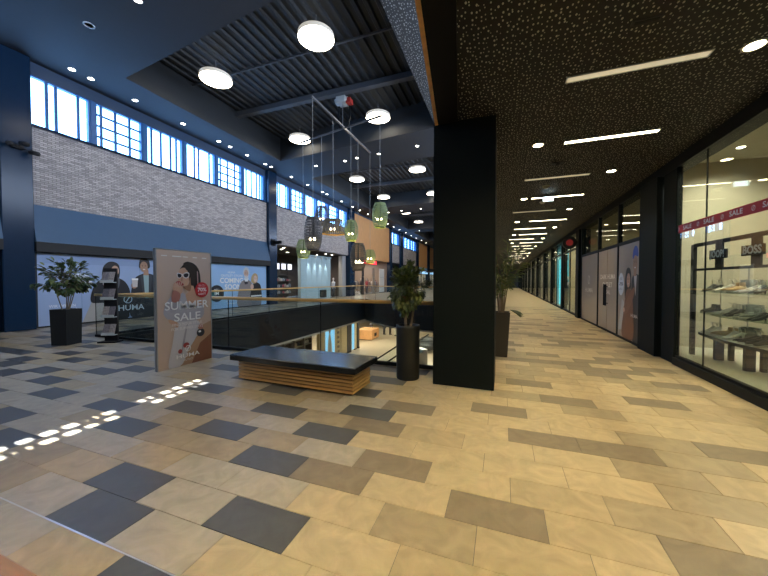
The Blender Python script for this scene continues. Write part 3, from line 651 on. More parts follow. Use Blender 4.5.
M_LENS = glow('downlight_lens', (1,.95,.82), 14); M_RING = mat('downlight_ring', (.6,.6,.56), .4)
def make_down(name, label, group, z, r, loc, lens=M_LENS):
    d = thing(name, label, 'lamp', (*loc, z), 0, group)
    MB().lathe([(r*1.28,-.008),(r*1.28,.0),(r,.0),(r,-.008),(r*1.28,-.008)], n=20, caps=False).build('trim_ring', M_RING, d)
    MB().lathe([(.01,-.004),(r,-.004)], n=20, caps=True).build('lens', lens, d); return d
ad = make_down('downlight', 'small round recessed downlight in the grey atrium soffit', 'atrium downlights', ZC, .085, (-13.3, 6.45))
for x, y in [(-13.3,6.97),(-13.3,8.38),(-13.3,10.35),(-13.3,12.25),(-13.3,12.95),(-13.3,14.13),(-13.3,15.58),(-13.3,16.1),(-13.3,18.1),(-13.3,20.0),(-13.3,22),(-13.3,22.7),(-13.3,25.2),(-13.3,27.4),(-13.3,29),(-13.3,31),(-13.3,33),(-13.3,35),(-13.3,37.2),(-13.3,39.5),(-13.3,42),(-13.3,45),(-13.3,48),(-13.3,51),(-13.3,54.5),(-13.3,58),
             (-10.66,16.9),(-8.64,16.79),(-7.79,16.62),(-6.42,16.5),(-4.2,16.22),(-8.5,5.46),(-11,30.9),(-9.5,30.6),(-7.5,30.4),(-5.5,30.2),(-4,30),(-11,43.8),(-8.5,43.5),(-6,43.2),(-4,43)]:
    copy_tree(ad, (x, y, ZC))
t = thing('ceiling_speaker', 'round white ceiling speaker set in the dark soffit', 'speaker', (-10.565, 5.52, ZC)); MB().lathe([(.13,-.01),(.13,0),(.095,0),(.095,-.01),(.13,-.01)], n=24, caps=False).build('ring', M_WHITE, t); MB().lathe([(.01,-.004),(.094,-.004)], n=24).build('grille', mat('grille_grey', (.22,.24,.26), .6), t)

# corridor: strip lights and warm downlights
WARM = (1, .77, .38)
def add_spot(parent, power, col, size=100, blend=.7, z=-.03, r=.06):
    d = bpy.data.lights.new('lamp_light', 'SPOT'); d.energy = power; d.color = col; d.spot_size = math.radians(size); d.spot_blend = blend; d.shadow_soft_size = r
    o = bpy.data.objects.new('lamp_light', d); COL.objects.link(o); o.parent = parent; o.location = (0,0,z); return o
M_STRIP = glow('strip_diffuser', (1,.88,.60), 11); M_STRIPDIM = glow('strip_dim', (1,.86,.56), .42); M_LENSW = glow('warm_lens', (1,.86,.55), 26)  # dim strips glow faintly through their own emission
def strip_light(x0, x1, y, lit, label, group=None):
    t = thing('strip_light', label, 'lamp', ((x0+x1)/2, y, LZ), 0, group); L = (x1-x0)/2
    fr = MB(); fr.box(-L-.012, L+.012, -.062, -.05, -.008, .0); fr.box(-L-.012, L+.012, .05, .062, -.008, 0); fr.box(-L-.012, -L, -.05, .05, -.008, 0); fr.box(L, L+.012, -.05, .05, -.008, 0); fr.build('frame', mat('strip_frame', (.5,.5,.45), .4), t)
    MB().box(-L, L, -.05, .05, -.004, .0).build('diffuser', M_STRIP if lit else M_STRIPDIM, t)
    return t
strip_light(.66, 1.91, 4.165, False, 'dimly lit beige strip light in the perforated corridor ceiling')
ys_ = [2.3, .4, -1.5, -3.4]
for i, y in enumerate([6.02, 7.95, 9.77, 11.6, 13.5, 15.4, 17.3, 19.2, 21.1, 23, 25, 27, 29.5, 32, 35, 38, 42, 46, 50] + ys_):
    dim = i in (1, 3)
    a = (.93, .45, .72, .30)[i % 4]
    strip_light(a, a+1.25, y, not dim, 'glowing white strip light in the corridor ceiling' if not dim else 'dim strip light in the corridor ceiling', 'lit corridor strip lights' if not dim else 'dim corridor strip lights')
cd = make_down('downlight', 'warm round downlight in the black corridor ceiling', 'corridor downlights', LZ, .075, (2.25, 4.18), M_LENSW)
add_spot(cd, 104, WARM, 90, .6)
for x, y in ((.53,5.97),(2.08,7.9),(.53,9.76),(1.95,11.6),(.5,13.5),(2.05,15.4),(.5,17.3),(2.0,19.2),(.5,21.1),(2.0,23.5),(.5,26),(2,29),(2.1,32.6),(2,36),(.5,40),(2,45),(.0,2.35),(.1,.6),(.1,-1),(2.2,1.3),(2.2,-2.6),(1.2,-4.4)):
    c_ = copy_tree(cd, (x, y, LZ))
    if y < 4:
        for ch in c_.children:
            if ch.type == 'LIGHT': ch.data = ch.data.copy(); ch.data.spot_size = math.radians(145); ch.data.energy = 160 if x < 1 else 36
# exit sign, detector, sprinkler
t = thing('exit_sign', 'small glowing white-blue sign box hanging from the corridor ceiling', 'sign', (1.09, 9.42, LZ)); MB().box(-.13,.13,-.03,.03,-.20,-.07).build('box', M_WHITE, t); MB().box(-.12,.12,-.034,-.03,-.19,-.08).build('panel', glow('exit_panel', (.75,.95,1), 4), t); MB().tube([(0,0,-.07),(0,0,0)], .01, 6).build('stem', M_BLACK, t)
for (x, y, l) in ((.95,8.6,'pale smoke detector beside the glowing sign box'),(1.05,10.3,'pale smoke detector beyond the glowing sign box')):
    t = thing('smoke_detector', l, 'detector', (x, y, LZ)); MB().lathe([(.07,0),(.07,-.025),(.045,-.06),(.02,-.065)], n=20).build('body', mat('detector_cream', (.6,.56,.42), .5), t, True); MB().lathe([(.085,0),(.085,-.012)], n=20).build('base', M_WHITE, t)
t = thing('ceiling_sensor', 'flat dark sensor plate in the perforated corridor ceiling', 'sensor', (.97, 7.0, LZ)); MB().box(-.1,.1,-.06,.06,-.02,0).build('plate', M_BLACK, t); MB().lathe([(.035,-.045),(.04,-.02)], n=12).build('eye', M_DARK, t)
t = thing('ceiling_hatch', 'flat dark recessed speaker slot in the perforated ceiling', 'speaker', (1.15, 3.45, LZ)); MB().box(-.11,.11,-.03,.03,-.012,0).build('plate', M_BLACK, t); MB().box(-.09,.09,-.015,.015,-.018,-.012).build('slot', M_DARK, t)

# ------------------------------------------------------------------ pendant cluster over the void
FZ = 8.2
pf = thing('pendant_frame', 'crossed dark steel bars carrying the woven pendant lamps', 'lamp frame', (-6.55, 12.55, FZ))
MB().box(-.035,.035,-2.42,3.05,-.03,.03).build('bar', mat('frame_grey', (.10,.10,.105), .5), pf)
e = MB(); p, q = Vector((-2.69,.75,0)), Vector((1.9,-.26,0)); d = (q-p).normalized(); n_ = Vector((-d.y,d.x,0))*.035
e.add([p+n_+Vector((0,0,-.03)),q+n_+Vector((0,0,-.03)),q-n_+Vector((0,0,-.03)),p-n_+Vector((0,0,-.03)),p+n_+Vector((0,0,.03)),q+n_+Vector((0,0,.03)),q-n_+Vector((0,0,.03)),p-n_+Vector((0,0,.03))], [(0,3,2,1),(4,5,6,7),(0,1,5,4),(1,2,6,5),(2,3,7,6),(3,0,4,7)]); e.build('bar', MATS['frame_grey'], pf)
MB().box(-.03,.03,.0,3.0,-.05,-.032).build('steel_track', M_STEEL, pf)
ho = thing('chain_hoist', 'pale electric chain hoist with a red part under the roof beam', 'hoist', (-6.55, 12.6, 9.4)); ho.scale = (1.5,1.5,1)
MB().box(-.16,.12,-.16,.16,-.22,.02).build('motor_body', mat('hoist_grey', (.55,.56,.54), .4), ho); MB().tube([(-.22,0,-.1),(.16,0,-.1)], .13, 14).build('gear_drum', MATS['hoist_grey'], ho, True)
MB().box(.12,.26,-.1,.1,-.26,-.06).build('red_cover', mat('hoist_red', (.45,.04,.03), .4), ho); MB().tube([(0,0,.02),(0,0,.04)], .05, 8).build('hook', M_DARK, ho)
MB().tube([(0,-.05,-.22),(0,-.05,-1.17)], .014, 6).build('chain', M_STEEL, ho); MB().tube([(.15,.1,-.2),(.17,.1,-.7),(.12,.05,-1.17)], .02, 6).build('power_cable', M_DARK, ho); MB().tube([(-.2,.1,-.2),(-.22,.1,-.7),(-.15,.05,-1.17)], .02, 6).build('power_cable', M_DARK, ho)
M_BULB = glow('pendant_bulb', (1,.86,.55), 9)
weaves = {'green': mat('weave_green', (.20,.27,.12), .6), 'dark': mat('weave_anthracite', (.05,.05,.055), .6), 'brown': mat('weave_brown', (.09,.075,.045), .6), 'olive': mat('weave_olive', (.24,.27,.10), .6)}
linings = {'green': mat('lining_green', (.50,.55,.10), .6), 'dark': mat('lining_dark', (.10,.09,.07), .6), 'brown': mat('lining_brown', (.12,.09,.05), .6), 'ochre': mat('lining_ochre', (.85,.50,.10), .6)}
def pendant(label, x, y, z, w, h, kind, shape='barrel', lining=None):
    t = thing('woven_pendant', label, 'lamp', (x, y, z), 0, None); W = weaves[kind]; r = w/2
    if shape == 'barrel': pr = lambda f: r*(.68 + .32*max(0.0, math.sin(PI*f))**.8)
    elif shape == 'drum': pr = lambda f: r*(1.0 - .22*f)
    n = 36; sh = MB(); zs = [-h/2 + h*i/10 for i in range(11)]
    for k in range(n):                          # vertical canes
        a = 2*PI*k/n; da = PI/n*.50; V = []
        for zz in zs:
            rr = pr((zz+h/2)/h); V += [(rr*math.cos(a-da), rr*math.sin(a-da), zz), (rr*math.cos(a+da), rr*math.sin(a+da), zz)]
        sh.add(V, [(2*i, 2*i+1, 2*i+3, 2*i+2) for i in range(10)])
    sh.build('weave', W, t)
    hp = MB(); m = 13
    for i in range(m):
        zz = -h/2 + h*i/(m-1); rr = pr(i/(m-1)); hp.lathe([(rr*1.012, zz-h*.010), (rr*1.012, zz+h*.010)], n=28, caps=False)
    hp.build('hoop', W, t)
    bt = MB(); rb = pr(0); bt.lathe([(rb*1.0,-h/2),(rb*.98,-h/2+.05),(rb*.80,-h/2+.05)], n=28, caps=False); bt.build('rim', linings[lining or ('green' if kind in ('green','olive') else kind)], t)
    MB().lathe([(pr(1)*.98, h/2-.01), (.03, h/2+.02)], n=28, caps=False).build('cap', W, t)
    for s in (-1, 1):
        MB().ell((s*.085, -.05, -h*.16), (.05,.05,.06)).build('bulb', M_BULB, t, True)
    MB().tube([(0,0,-h*.05),(0,0,h/2+.02)], .02, 6).build('lamp_holder', M_DARK, t)
    MB().tube([(0,0,h/2), (0,0,FZ-.015-z)], .006, 5).build('cord', mat('cord_grey', (.35,.36,.36), .5), t)
    d = bpy.data.lights.new('lamp_light', 'POINT'); d.energy = 7; d.color = (1,.8,.45); d.shadow_soft_size = .08; o = bpy.data.objects.new('lamp_light', d); COL.objects.link(o); o.parent = t; o.location = (0,0,-h*.30)
pendant('large anthracite barrel-shaped woven pendant lamp', -6.55, 10.18, 3.24, .66, 1.18, 'dark')
pendant('wide flat woven drum pendant with an ochre underside', -6.55, 11.68, 3.73, .95, .58, 'brown', 'drum', 'ochre')
pendant('long brown barrel-shaped woven pendant lamp', -6.55, 14.08, 2.66, .77, 1.28, 'brown')
pendant('small olive woven pendant lamp in front of the red shop sign', -6.55, 15.56, 2.78, .58, .70, 'olive')
pendant('small green woven pendant lamp beside the anthracite barrel pendant', -9.08, 13.26, 3.06, .68, .87, 'green')
pendant('dark woven pendant lamp hanging high before the clerestory windows', -7.89, 13.0, 4.52, .65, .85, 'dark')
pendant('green woven pendant lamp next to the flat drum pendant', -6.21, 12.63, 3.69, .61, .87, 'green')
pendant('green woven pendant lamp hanging highest, before the wooden wall', -4.74, 12.31, 4.19, .65, .98, 'green')

# pillar fittings
t = thing('security_camera', 'cluster of dark cameras on the glossy blue pillar', 'camera', (FX+.235, 5.3, 5.55)); MB().box(0,.12,-.12,.12,-.05,.05).build('bracket', M_BLACK, t)
for dy, dz in ((-.22,.02),(.05,.12),(.25,-.08)): MB().tube([(.1,0,0),(.2,dy,dz)], .02, 6).build('arm', M_BLACK, t); MB().tube([(.14,dy,dz),(.42,dy*1.2,dz-.08)], .065, 10).build('housing', M_BLACK, t, True)
t = thing('blade_sign', 'dark horizontal blade sign on the pillar beside the open shop', 'sign', (FX+.22, 16.8, 3.95)); MB().box(0,.62,-.05,.05,-.1,.1).build('panel', M_DARK, t); MB().box(.0,.04,-.2,.2,-.2,.2).build('mounting_plate', M_DARK, t)

# ------------------------------------------------------------------ mannequins
def mannequin(label, loc, rz, top, bottom, skin=(.5,.45,.4), group=None):
    t = thing('mannequin', label, 'mannequin', loc, rz, group); b = MB()
    prof = [(.06,1.40),(.17,1.36),(.19,1.22),(.15,1.02),(.18,.90)]
    MB().lathe([(.055,1.52),(.055,1.44),(.14,1.42),(.20,1.36),(.18,1.18),(.145,1.05),(.18,.86)], n=14, caps=False).build('top', ink(top), t, True)
    lg = MB()
    for s in (-1,1): lg.tube([(s*.09,0,.90),(s*.095,0,.48),(s*.10,.02,.06)], [.10,.075,.05], 10); lg.box(s*.1-.045,s*.1+.045,-.16,.08,.02,.075)
    lg.build('legs', ink(bottom), t, True)
    hd = MB(); hd.ell((0,-.01,1.66),(.085,.10,.125)); hd.tube([(0,0,1.45),(0,0,1.58)], .045, 8); hd.build('head', ink(skin), t, True)
    ar = MB()
    for s in (-1,1): ar.tube([(s*.19,0,1.38),(s*.25,.03,1.10),(s*.24,-.07,.84)], [.055,.042,.03], 8); ar.ell((s*.24,-.08,.79),(.03,.04,.06))
    ar.build('arms', ink(top), t, True); MB().lathe([(.2,0),(.2,.015)], n=20).build('base_plate', M_STEEL, t)
    return t

# ------------------------------------------------------------------ left shops: bay 2 (open), bay 3 and beyond
def shopbox(y0, y1, x1, colr, z1=3.9, floorc=(.25,.23,.21)):
    w = MB(); w.box(x1-.1, x1, y0, y1, 0, z1); w.box(x1, FX-.3, y0-.1, y0, 0, z1); w.box(x1, FX-.3, y1, y1+.1, 0, z1); w.box(x1, FX-.05, y0, y1, z1, z1+.1)
    o = w.build('wall_left_shop', ink(colr), kind='structure')
    MB().box(x1, FX-.42, y0, y1, -.2, -.005).build('shop_floor', ink(floorc), o)
    return o
def panel_lamp(label, x, y, z, sx, sy, power, col, group=None):
    t = thing('ceiling_panel_lamp', label, 'lamp', (x, y, z), 0, group)
    f = MB(); f.box(-sx/2-.04, sx/2+.04, -sy/2-.04, sy/2+.04, .005, .03); f.build('housing', M_WHITE, t)
    d = bpy.data.lights.new('lamp_light', 'AREA'); d.shape = 'RECTANGLE'; d.size = sx; d.size_y = sy; d.energy = power; d.color = col
    o = bpy.data.objects.new('lamp_light', d); COL.objects.link(o); o.parent = t; o.location = (0,0,0); o.visible_camera = True
    return t
shopbox(17.25, 27.75, -19, (.13,.11,.10), floorc=(.16,.14,.12))
for x, y in ((-14.9,18.2),(-14.9,19.3),(-15.8,20.2),(-16.6,18.9),(-14.9,25.2),(-14.9,26.3),(-16.2,25.8),(-17,22.5)):
    d = make_down('downlight', 'small round downlight in the perfume shop ceiling', 'perfume shop downlights', 3.9, .10, (x, y)); add_spot(d, 85, (1,.86,.68), 120, .6)
# tall pale display wall lit from above
t = thing('display_wall', 'tall pale blue tiled display wall lit from above in the shop entrance', 'display', (FX+.05, 20.0, 0))
MB().box(-.25, -.02, 0, 4.35, 0, 3.40).build('core', ink((.40,.52,.56)), t)
for i in range(6):
    for j in range(9): MB().box(-.02, .0, .01+i*.725, .725+i*.725-.005, .02+j*.375, .39+j*.375-.008).build('tile', ink((.42,.58,.64)), t)
for i in range(4):
    l = MB().tube([(.12,1.0+i*.85,3.28),(.12,1.0+i*.85,3.40)], .06, 10).build('spotlight', M_WHITE, t)
    d = bpy.data.lights.new('lamp_light', 'SPOT'); d.energy = 95; d.color = (.93,.98,1); d.spot_size = math.radians(42); d.spot_blend = .8; d.shadow_soft_size = .03
    o = bpy.data.objects.new('lamp_light', d); COL.objects.link(o); o.parent = t; o.location = (.20,1.0+i*.85,3.27); o.rotation_euler = (0,math.radians(6),0)
MB().box(-.02,.16,2.6,3.4,.15,.75).build('dark_screen', M_BLACK, t); MB().box(-.3,.1,.0,4.35,3.41,3.5).build('header', ink((.3,.42,.48)), t)
# dark shelving with goods and screens left of it
t = thing('shop_shelf', 'dark shelving unit with small goods beneath three screens', 'shelf', (-14.75, 17.9, 0))
MB().box(-.5,-.46,0,2.3,0,2.7).build('back_panel', ink((.05,.045,.045)), t)
for z in (.05,.55,1.0,1.45,1.9): MB().box(-.46,0,0,2.3,z,z+.04).build('shelf_board', ink((.09,.08,.075)), t)
for y in (.1,.8,1.5): MB().box(.0,.05,y,y+.62,2.25,2.80).build('screen', M_BLACK, t); MB().box(.05,.056,y+.08,y+.54,2.32,2.72).build('screen_image', glow('screen_white', (.9,.92,1), 1.2), t)
goods = [((.5,.1,.12),'red'),((.7,.66,.6),'cream'),((.08,.07,.08),'black'),((.5,.4,.33),'beige'),((.32,.35,.4),'grey')]
for z in (.59,1.04,1.49,.09):
    for j in range(9):
        c, nme = goods[(j*3+int(z*10)) % 5]; hh = random.uniform(.14,.30); w = random.uniform(.08,.11)
        m = MB().lathe([(w*.8,0),(w,.02),(w,hh*.7),(w*.4,hh*.85),(w*.4,hh)], c=(-14.95, 18.05+j*.245, z), n=10)
        tag(m.build('perfume_bottle', ink(c), None, True), '%s bottle on the dark shelving beneath three screens' % nme, 'bottle', '%s bottles on the perfume shop shelves' % nme)
mannequin('white mannequin in pale top near the perfume shop entrance', (-14.9, 25.6, 0), 1.57, (.65,.68,.72), (.35,.36,.4), (.7,.68,.66))
mannequin('white mannequin in dark trousers near the perfume shop entrance', (-14.9, 26.5, 0), 1.57, (.6,.62,.66), (.05,.05,.06), (.7,.68,.66))
MB().box(-14.6,-14.2,27.0,27.7,0,3.85).build('trim_5', ink((.42,.42,.42)), kind='structure')
# bay 3
shopbox(28.9, 39.55, -20, (.22,.17,.14))
panel_lamp('lit ceiling panel in the shop below the wooden wall', -17.5, 31.2, 3.8, 2, 3.0, 200, (1,.87,.72), 'ceiling panels below the wooden wall'); panel_lamp('lit ceiling panel in the shop below the wooden wall', -17.5, 36.8, 3.8, 2, 3.0, 200, (1,.87,.72), 'ceiling panels below the wooden wall')
t = thing('shop_sign', 'glowing red shop sign below the wooden wall', 'sign', (FX+.06, 31.6, 3.35)); MB().box(-.1,.04,0,3.4,0,.42).build('panel', glow('red_sign', (1,.03,.06), 1.6), t); MB().box(.04,.045,.5,2.9,.16,.28).build('lettering', ink((.9,.85,.85)), t); MB().box(-.14,.02,-.03,3.43,-.03,0).build('frame', M_BLACK, t)
for i, (y, a, b) in enumerate(((30.6,(.05,.05,.06),(.5,.45,.4)),(33.2,(.1,.08,.08),(.04,.04,.05)),(34.4,(.5,.1,.1),(.06,.06,.08)),(36.6,(.62,.6,.56),(.12,.14,.2)))):
    mannequin(('mannequin in black top and pale trousers', 'mannequin all in black', 'mannequin in red top', 'mannequin in cream top')[i] + ' in the shop below the wooden wall', (-14.9-.2*(i%2), y, 0), 1.57, a, b)
for (y, w, c, l) in ((29.3,.9,(.80,.74,.66),'tall white wall panel beside the pillar'),(32.3,.5,(.04,.04,.05),'tall black wall panel under the red sign'),(35.3,.7,(.35,.28,.22),'tall brown wall panel past the red sign'),(37.6,1.7,(.80,.78,.74),'wide white wall panel at the end')):
    t = thing('merchandise_stand', l + ' of the shop below the wooden wall', 'display', (-14.55, y, 0)); MB().box(-.06,0,0,w,.05,3.0).build('panel', ink(c), t); MB().box(-.08,.04,0,w,0,.05).build('foot', M_DARK, t); MB().box(0,.05,.08,w-.08,1.9,1.94).build('rail', M_STEEL, t)
for i, y in enumerate((29.6, 32.2, 35.6, 38.2)):
    t = thing('clothes_rail', ('first','second','third','fourth')[i] + ' hanging rail of clothes from the pillar, in the shop below the wooden wall', 'clothes rail', (-15.4, y, 0))
    fr = MB(); fr.tube([(0,-.6,0),(0,-.6,1.5),(0,.6,1.5),(0,.6,0)], .018, 6); fr.box(-.2,.2,-.63,-.57,0,.03); fr.box(-.2,.2,.57,.63,0,.03); fr.build('frame', M_DARK, t)
    for j in range(8):
        c = random.choice([(.06,.06,.08),(.45,.4,.35),(.3,.08,.08),(.6,.58,.55),(.1,.14,.22)]); yy = -.5+j*.14
        g = MB().prism([(-.05,0),(.05,0),(.22,-.12),(.24,-.3),(.2,-.85),(-.2,-.85),(-.24,-.3),(-.22,-.12)], -.03, .03)
        g.v = [(x, yy+z, 1.47+y2) for x, y2, z in g.v]; g.build('garment', ink(c), t)
# bays 4 to 7
for i, (a, b, col) in enumerate(((40.4,43.9,(.06,.07,.09)),(45.4,53.4,(.50,.52,.55)),(54.8,61.9,(.55,.50,.46)),(63.8,70.9,(.5,.5,.52)))):
    shopbox(a, b, -18, col); panel_lamp('lit ceiling panel in the ' + ('dark shop past the wooden wall','pale shop past the dark one','shop below the second wooden wall','last shop of the left row')[i], -16, (a+b)/2, 3.85, 2.5, (b-a)*.6, (30,150,170,170)[i], (1,.92,.82))
    t = thing('shop_window', ('dark glazed shopfront past the wooden wall','wide glazed shopfront past the dark one','glazed shopfront below the second wooden wall','glazed shopfront at the end of the left row')[i], 'shopfront', (FX, a, 0)); n = max(2, int((b-a)/2))
    MB().box(-.1,.04,0,b-a,3.2,3.9).build('header', M_DARK if i != 2 else ink((.25,.45,.62)), t)
    for j in range(n+1): yy = (b-a)*j/n; MB().box(-.06,.02,max(0,yy-.05),min(b-a,yy+.05),0,3.2).build('mullion', M_DARK, t)
    for j in range(n): MB().box(-.02,-.01,(b-a)*j/n+.05,(b-a)*(j+1)/n-.05,.02,3.19).build('pane', M_SHOPGLASS, t)
    for j in range(3): mannequin('mannequin in the ' + ('dark shop past the wooden wall','pale shop past the dark one','shop below the second wooden wall','last shop of the left row')[i], (-15, a+(j+.6)*(b-a)/3.6, 0), 1.57, random.choice([(.1,.1,.12),(.5,.45,.4),(.2,.25,.4)]), random.choice([(.05,.05,.06),(.3,.28,.25)]), group='mannequins of bay %d' % i)
t = thing('light_band', 'glowing pale blue light band above the far shopfronts', 'sign', (FX+.1, 55.0, 2.75)); MB().box(-.04,.06,0,14,0,.7).build('panel', glow('blue_band', (.35,.65,.95), .9), t); MB().box(-.05,.08,0,14,-.05,0).build('frame', M_DARK, t)
for (x, y, l) in ((-11.6,47.5,'black parasol-shaped stand on the far walkway, next to the pale shop'),(-11.6,54.5,'black parasol-shaped stand on the far walkway, next to the second wooden wall')):
    t = thing('parasol', l, 'parasol', (x, y, 0)); MB().lathe([(.35,0),(.35,.06),(.05,.08)], n=16).build('base', M_BLACK, t); MB().tube([(0,0,.06),(0,0,3.1)], .05, 8).build('pole', M_BLACK, t); MB().lathe([(1.1,2.9),(1.12,2.95),(.1,3.25)], n=12).build('canopy', M_BLACK, t)

# ------------------------------------------------------------------ right side: shoe shop
RX = 2.97
wr = MB(); wr.box(RX-.02, RX+.25, -8, 72, 3.60, LZ+.2); struct('baseboard_right', MB().box(RX-.04, RX+.16, -8, 7.35, 0, .13), M_DARK)
wall_right = struct('wall_right', wr, M_DARK)
for (a, b, xo) in ((7.35,7.86,.02),(7.94,8.80,.10)): bevel(MB().box(RX-xo, RX+.07, a, b, 0, 3.60).build('column', M_COLUMN, kind='structure'), .01)
CREAM = mat('shop_cream', (.62,.58,.47), .6, var=.03); CREAM2 = mat('shop_floor_white', (.85,.83,.74), .45, var=.03)
SX = 5.0
sw = MB(); sw.box(SX, SX+.1, -8, 8.8, 0, 4.1); sw.box(RX+.08, SX, 8.7, 8.8, 0, 4.1); sw.box(RX+.25, SX, -8, 8.7, 4.0, 4.1); shopw = sw.build('wall_right_shop', CREAM, kind='structure')
MB().box(RX+.16, SX, -8, 8.7, -.1, .115).build('display_floor', CREAM2, shopw); MB().box(RX+.6, SX, 2.5, 6.2, .115, .117).build('wood_floor_inset', M_WOODP, shopw); MB().box(SX-.02, SX, -8, 8.7, .115, .22).build('skirting', M_WHITE, shopw)
t = struct('window_%d' % (nw+1), MB().box(RX, RX+.06, -8, 7.35, .13, .17), M_DARK)
for a, b in ((6.52,7.34),(3.1,6.51),(-.3,3.09),(-3.7,-.31),(-7.9,-3.71)): MB().box(RX+.015, RX+.03, a+.003, b-.003, .17, 3.60).build('pane', M_SHOPGLASS, t)
for y in (6.515, 3.095): MB().box(RX+.012, RX+.033, y-.004, y+.004, .17, 3.6).build('glazing_joint', M_DARK, t)
for i, (x, y) in enumerate(((4.1,7.9),(4.1,6.4),(4.1,5.0),(4.1,3.6),(3.6,7.2),(3.6,5.7),(4.1,1.6))):
    d = make_down('downlight', 'small round downlight in the cream shoe shop ceiling', 'shoe shop downlights', 4.0, .06, (x, y)); add_spot(d, 105, (1,.93,.74), 150, .6)
# red sale tape on the glass
t = thing('sale_tape', 'red tape printed with white sale lettering across the shop window', 'tape', (0,0,0)); MB().box(RX+.008, RX+.0145, -7.8, 7.40, 2.39, 2.53).build('strip', ink((.52,.018,.02)), t)
B = Board(t, RX+.008, 7.40, 2.39, -1)
for i in range(13):
    u = .22+i*.62
    logo(B, u-.15, .07, .035, (.85,.75,.75)); B.text('SALE', u+.14, .072, .10, (.9,.84,.84), .27, .015)
rebase(t, (RX, 0, 2.39))
# shoe rack
RK = 3.42
t = thing('shoe_rack', 'black steel frame rack with glass shelves of shoes in the shop window', 'shelf', (RK, 0, .118))
fr = MB(); fr.box(-.03,.03,7.78,7.86,0,2.10).build('upright', M_BLACK, t); MB().box(-.03,.03,3.2,3.28,0,2.10).build('upright', M_BLACK, t)
MB().box(-.03,.03,3.28,7.78,2.05,2.11).build('top_bar', M_BLACK, t); MB().box(-.03,.03,3.28,7.78,1.60,1.64).build('cross_bar', M_BLACK, t)
M_SHELF = glass('shelf_glass', (.86,.93,.88), .10)
def wavy(y0, y1, z, x0, x1, th, m, name):
    b = MB(); n = 24; P = []
    for i in range(n+1): y = y0+(y1-y0)*i/n; P.append((x0-.07*math.sin((y-y0)*2.3), y))
    b.prism([(x1, y0)] + P + [(x1, y1)], z, z+th); return b.build(name, m, t)
for z in (1.21, .81): wavy(3.4, 7.7, z, .02, .42, .014, M_SHELF, 'glass_shelf')
wavy(3.4, 7.75, .40, .02, .42, .045, M_BLACK, 'base_shelf'); wavy(3.4, 7.75, .446, .03, .42, .004, CREAM2, 'shelf_cover')
for y in (7.42, 6.66, 5.6, 4.4): MB().box(.14,.26,y-.035,y+.035,0,.40).build('leg', M_BLACK, t); MB().box(.34,.40,y-.035,y+.035,.0,.40).build('leg', M_BLACK, t)
for y in (7.6, 6.9, 6.0, 5.0): MB().tube([(.3,y,.44),(.3,y,1.62)], .008, 6).build('shelf_rod', M_STEEL, t)
for y in (7.05, 6.2): MB().box(-.015,.015,y-.09,y+.09,1.64,2.05).build('sign_bar', M_BLACK, t)
for (y, txt) in ((7.02,'JOOP!'),(6.22,'BOSS')):
    s = thing('brand_sign', 'black sign with pale %s lettering above the shoe shelves' % ('slanted outlined' if txt == 'JOOP!' else 'bold'), 'sign', (RK, y, 1.98)); MB().box(-.045,-.016,-.22,.22,-.075,.075).build('panel', M_BLACK, s)
    B = Board(s, -.045, 0, 0, -1); B.text(txt, 0, 0, .165, (.70,.84,.90), .38, .04)
# rounded grey backdrop blocks on the shelves
for z, y in ((1.345, 6.95), (.945, 6.9), (.57, 6.95)):
    o = MB().lathe([(.01,0),(.11,.0),(.12,.02),(.12,.20),(.01,.21)], c=(RK+.36, y, z), n=24); tag(o.build('display_drum', mat('grey_block', (.12,.13,.125), .5), None, True), {1.345:'grey display drum on the top glass shelf',.945:'grey display drum on the middle glass shelf',.57:'grey display drum on the lowest shelf'}[z], 'display')
SHOE = {'black': (.02,.02,.022), 'white': (.72,.70,.64), 'tan': (.42,.27,.12), 'grey': (.22,.23,.22)}
def shoe_mesh(col, heel):
    b = MB(); st = [(-.125,.030,.055),(-.09,.036,.075),(-.03,.034,.06),(.04,.040,.045),(.09,.040,.035),(.13,.022,.022)]; n = 8; V = []; F = []
    for (x, w, h) in st:
        for k in range(n): a = 2*PI*k/n; V.append((x, w*math.cos(a), .018+h/2+h/2*math.sin(a)))
    for i in range(len(st)-1):
        for k in range(n): p, q = i*n+k, i*n+(k+1) % n; F.append((p, q, q+n, p+n))
    F += [tuple(range(n-1,-1,-1)), tuple(range(len(V)-n, len(V)))]; b.add(V, F, 0)
    b.prism([(-.13,-.032),(-.02,-.034),(.06,-.042),(.12,-.03),(.14,0),(.12,.03),(.06,.042),(-.02,.034),(-.13,.032)], 0, .022, 1)
    b.lathe([(.032,.07),(.030,.125)], c=(-.085,0,0), n=8, mi=0)
    b.v = [(x*1.12, y*1.15, z*1.3) for x, y, z in b.v]
    return b
def heel_mesh():
    b = MB(); st = [(-.12,.030,.085,.105),(-.08,.030,.070,.115),(-.02,.030,.040,.080),(.04,.036,.012,.050),(.09,.036,.004,.040),(.135,.014,.004,.020)]; n = 8; V = []; F = []
    for (x, w, z0, z1) in st:
        for k in range(n): a = 2*PI*k/n; V.append((x, w*math.cos(a), (z0+z1)/2+(z1-z0)/2*math.sin(a)))
    for i in range(len(st)-1):
        for k in range(n): p, q = i*n+k, i*n+(k+1) % n; F.append((p, q, q+n, p+n))
    F += [tuple(range(n-1,-1,-1)), tuple(range(len(V)-n, len(V)))]; b.add(V, F, 0)
    b.lathe([(.009,0),(.011,.04),(.022,.095)], c=(-.10,0,0), n=8, mi=0); b.tube([(-.10,-.03,.11),(-.09,-.034,.17),(-.06,0,.18),(-.09,.034,.17),(-.10,.03,.11)], .006, 5, mi=1)
    b.v = [(x*1.15, y*1.15, z*1.15) for x, y, z in b.v]
    return b
protos = {}; heels = {}
sole = ink((.55,.52,.45))
